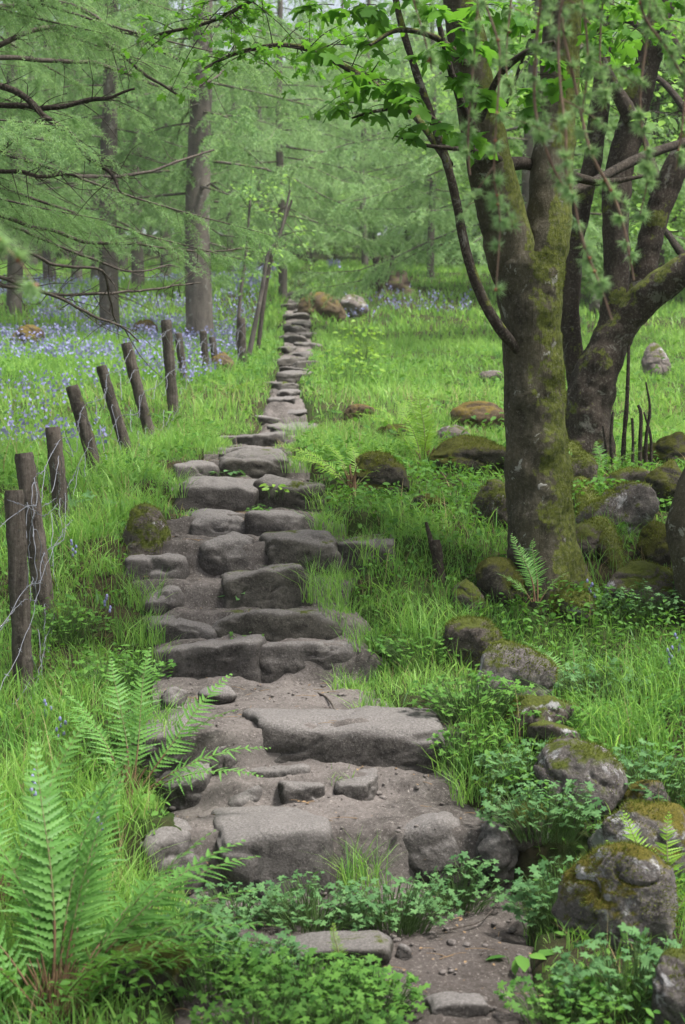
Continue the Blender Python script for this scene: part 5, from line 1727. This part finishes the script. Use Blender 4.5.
bluebell(62, 724, 'lone bluebell in the grass right of the front fence post')
bluebell(46, 706, 'small bluebell just behind the foot of the front fence post')
bluebell(74, 545, 'bluebell in the grass by the narrow post')
bluebell(106, 600, 'bluebell hiding in the middle of the grassy bank')
bluebell(678, 640, 'bluebell at the right side, upper of the two heads over tall grass')
bluebell(670, 652, 'bluebell at the right side, lower of the two heads over tall grass')
bluebell(590, 585, 'bluebell in the gap just right of the sycamore foot')
bluebell(100, 820, 'faded bluebell rising behind the fronds of the largest fern', Y=4.6)
bluebell(34, 778, 'faded bluebell between the two ferns at the left', Y=4.7)

# ------------------------------------------------------------------ litter on the path
rng = np.random.default_rng(24)
g = Geo()
n = 2600
Y = 3.6 + 9.5 * rng.uniform(0, 1, n) ** 1.3
l, r = path_lr(Y)
x = l + (r - l) * rng.uniform(0.02, 0.98, n)
z = path_z(Y) + 0.022 * fbm2(x, Y, 3.2, 4, 2.0) + 0.002
v, f = ico(1)
for s, cnt in ((0.004, 1500), (0.007, 800), (0.012, 300)):
    i = rng.choice(n, cnt, replace=False)
    az = rng.uniform(0, 2 * PI, cnt)
    scatter(g, v * np.array([1, 1.3, 0.6]), f, np.stack([x[i], Y[i], z[i]], 1), np.stack([np.cos(az), np.sin(az), rng.normal(0, .2, cnt)], 1), np.tile([[0., 0, 1]], (cnt, 1)), s * rng.uniform(0.6, 1.4, cnt))
tag(g.build('gravel', M['pebble']), 'small loose grit and pebbles scattered over the trodden path', kind='stuff')
g = Geo()
n = 700
Y = 3.6 + 9 * rng.uniform(0, 1, n) ** 1.2
l, r = path_lr(Y)
x = l + (r - l) * rng.uniform(0.0, 1.0, n)
z = path_z(Y) + 0.022 * fbm2(x, Y, 3.2, 4, 2.0) + 0.006
az = rng.uniform(0, 2 * PI, n)
scatter(g, OVAL_V, OVAL_F, np.stack([x, Y, z], 1), np.stack([np.cos(az), np.sin(az), rng.normal(0, .15, n)], 1), np.stack([rng.normal(0, .3, n), rng.normal(0, .3, n), np.ones(n)], 1), 0.014 * rng.uniform(0.5, 1.5, n))
for k in range(260):
    j = rng.integers(0, n)
    a = rng.uniform(0, 2 * PI)
    L = rng.uniform(0.02, 0.10)
    b = np.array([x[j], Y[j], z[j]])
    d = np.array([math.cos(a), math.sin(a) * .6, 0.05])
    tube(g, [b, b + d * L * .5 + [0, 0, .004], b + d * L], [0.0012, 0.001, 0.0006], 4, 4, cap=False)
tag(g.build('dry_litter', M['litter']), 'dry leaf scraps and needles scattered over the trodden path', kind='stuff')
for pts, lab, rad in (([(240, 722), (300, 726), (348, 720)], 'long thin dark twig lying along the back of the long slab', 0.004), ([(312, 695), (326, 700), (335, 714), (334, 724)], 'hooked dark root poking from the earth landing', 0.006), ([(408, 980), (440, 985), (460, 1000)], 'pale thin root crossing the mud at the path foot', 0.004), ([(450, 935), (480, 925), (500, 905)], 'fine curved twig on the mud under the herbs', 0.003)):
    P = []
    for a, b in pts:
        q = ground_at(a, b)
        P.append([q[0], q[1], float(path_z(np.array([q[1]]))[0]) + 0.012])
    g = Geo()
    tube(g, np.array(P) - np.array(P[0]), np.linspace(rad, rad * 0.5, len(P)), 24, 6, 0.25, 30)
    o = g.build('twig', M['bark_twig'])
    o.location = P[0]
    tag(o, lab, 'twig', 'twigs on the path')

# ------------------------------------------------------------------ thin haze volume added to pale the far trees
g = Geo()
cx, cy, cz = (-200, 200), (-40, 290), (-6, 30)
V = [(a, b, c) for c in cz for b in cy for a in cx]
g.add(V, [(0, 2, 3, 1), (4, 5, 7, 6), (0, 1, 5, 4), (2, 6, 7, 3), (0, 4, 6, 2), (1, 3, 7, 5)])
hm = bpy.data.materials.new('haze_veil')
hm.use_nodes = True
hm.node_tree.nodes.clear()
ho = hm.node_tree.nodes.new('ShaderNodeOutputMaterial')
hv = hm.node_tree.nodes.new('ShaderNodeVolumePrincipled')
hv.inputs['Color'].default_value = (0.95, 0.99, 0.95, 1)
hv.inputs['Density'].default_value = 0.0006
hm.node_tree.links.new(hv.outputs[0], ho.inputs['Volume'])
tag(g.build('haze', hm, smooth=False), 'added thin haze paling the far trees', kind='stuff')

# ------------------------------------------------------------------ light
SUN_EL, SUN_AZ = 66.0, 110.0      # azimuth from +Y (ahead) towards +X (right)
w = bpy.data.worlds.new('World')
scene.world = w
w.use_nodes = True
nt = w.node_tree
nt.nodes.clear()
wo = nt.nodes.new('ShaderNodeOutputWorld')
bg = nt.nodes.new('ShaderNodeBackground')
sky = nt.nodes.new('ShaderNodeTexSky')
sky.sky_type = 'NISHITA'
sky.sun_disc = False
sky.sun_elevation = math.radians(SUN_EL)
sky.sun_rotation = math.radians(SUN_AZ)
sky.dust_density = 4.0
sky.air_density = 1.0
hs = nt.nodes.new('ShaderNodeHueSaturation')
hs.inputs['Saturation'].default_value = 0.45
nt.links.new(sky.outputs[0], hs.inputs['Color'])
nt.links.new(hs.outputs[0], bg.inputs['Color'])
bg.inputs['Strength'].default_value = 0.052
nt.links.new(bg.outputs[0], wo.inputs['Surface'])
sd = bpy.data.lights.new('sun', 'SUN')
sd.energy = 1.5
sd.angle = math.radians(10)
sd.color = (1.0, 0.985, 0.96)
so = bpy.data.objects.new('sun', sd)
COL.objects.link(so)
el, az = math.radians(SUN_EL), math.radians(SUN_AZ)
tosun = Vector((math.sin(az) * math.cos(el), math.cos(az) * math.cos(el), math.sin(el)))
so.rotation_euler = tosun.to_track_quat('Z', 'Y').to_euler()

# ------------------------------------------------------------------ camera
cd = bpy.data.cameras.new('camera')
cd.sensor_fit = 'VERTICAL'
cd.sensor_height = 24.0
cd.lens = 24.0 * F / 1024
cd.clip_start = 0.05
cd.clip_end = 600
cd.dof.use_dof = True
cd.dof.focus_distance = 7.0
cd.dof.aperture_fstop = 3.2
co = bpy.data.objects.new('camera', cd)
COL.objects.link(co)
co.location = (0, 0, CAMZ)
co.rotation_euler = (PI / 2 - TILT, 0, 0)
scene.camera = co

vs = scene.view_settings
vs.view_transform = 'Standard'
vs.look = 'None'
vs.exposure = 2.25
vs.gamma = 1.0
vs.use_curve_mapping = False
scene.cycles.use_denoising = True
scene.cycles.max_bounces = 8
scene.cycles.transparent_max_bounces = 8
scene.cycles.use_adaptive_sampling = True
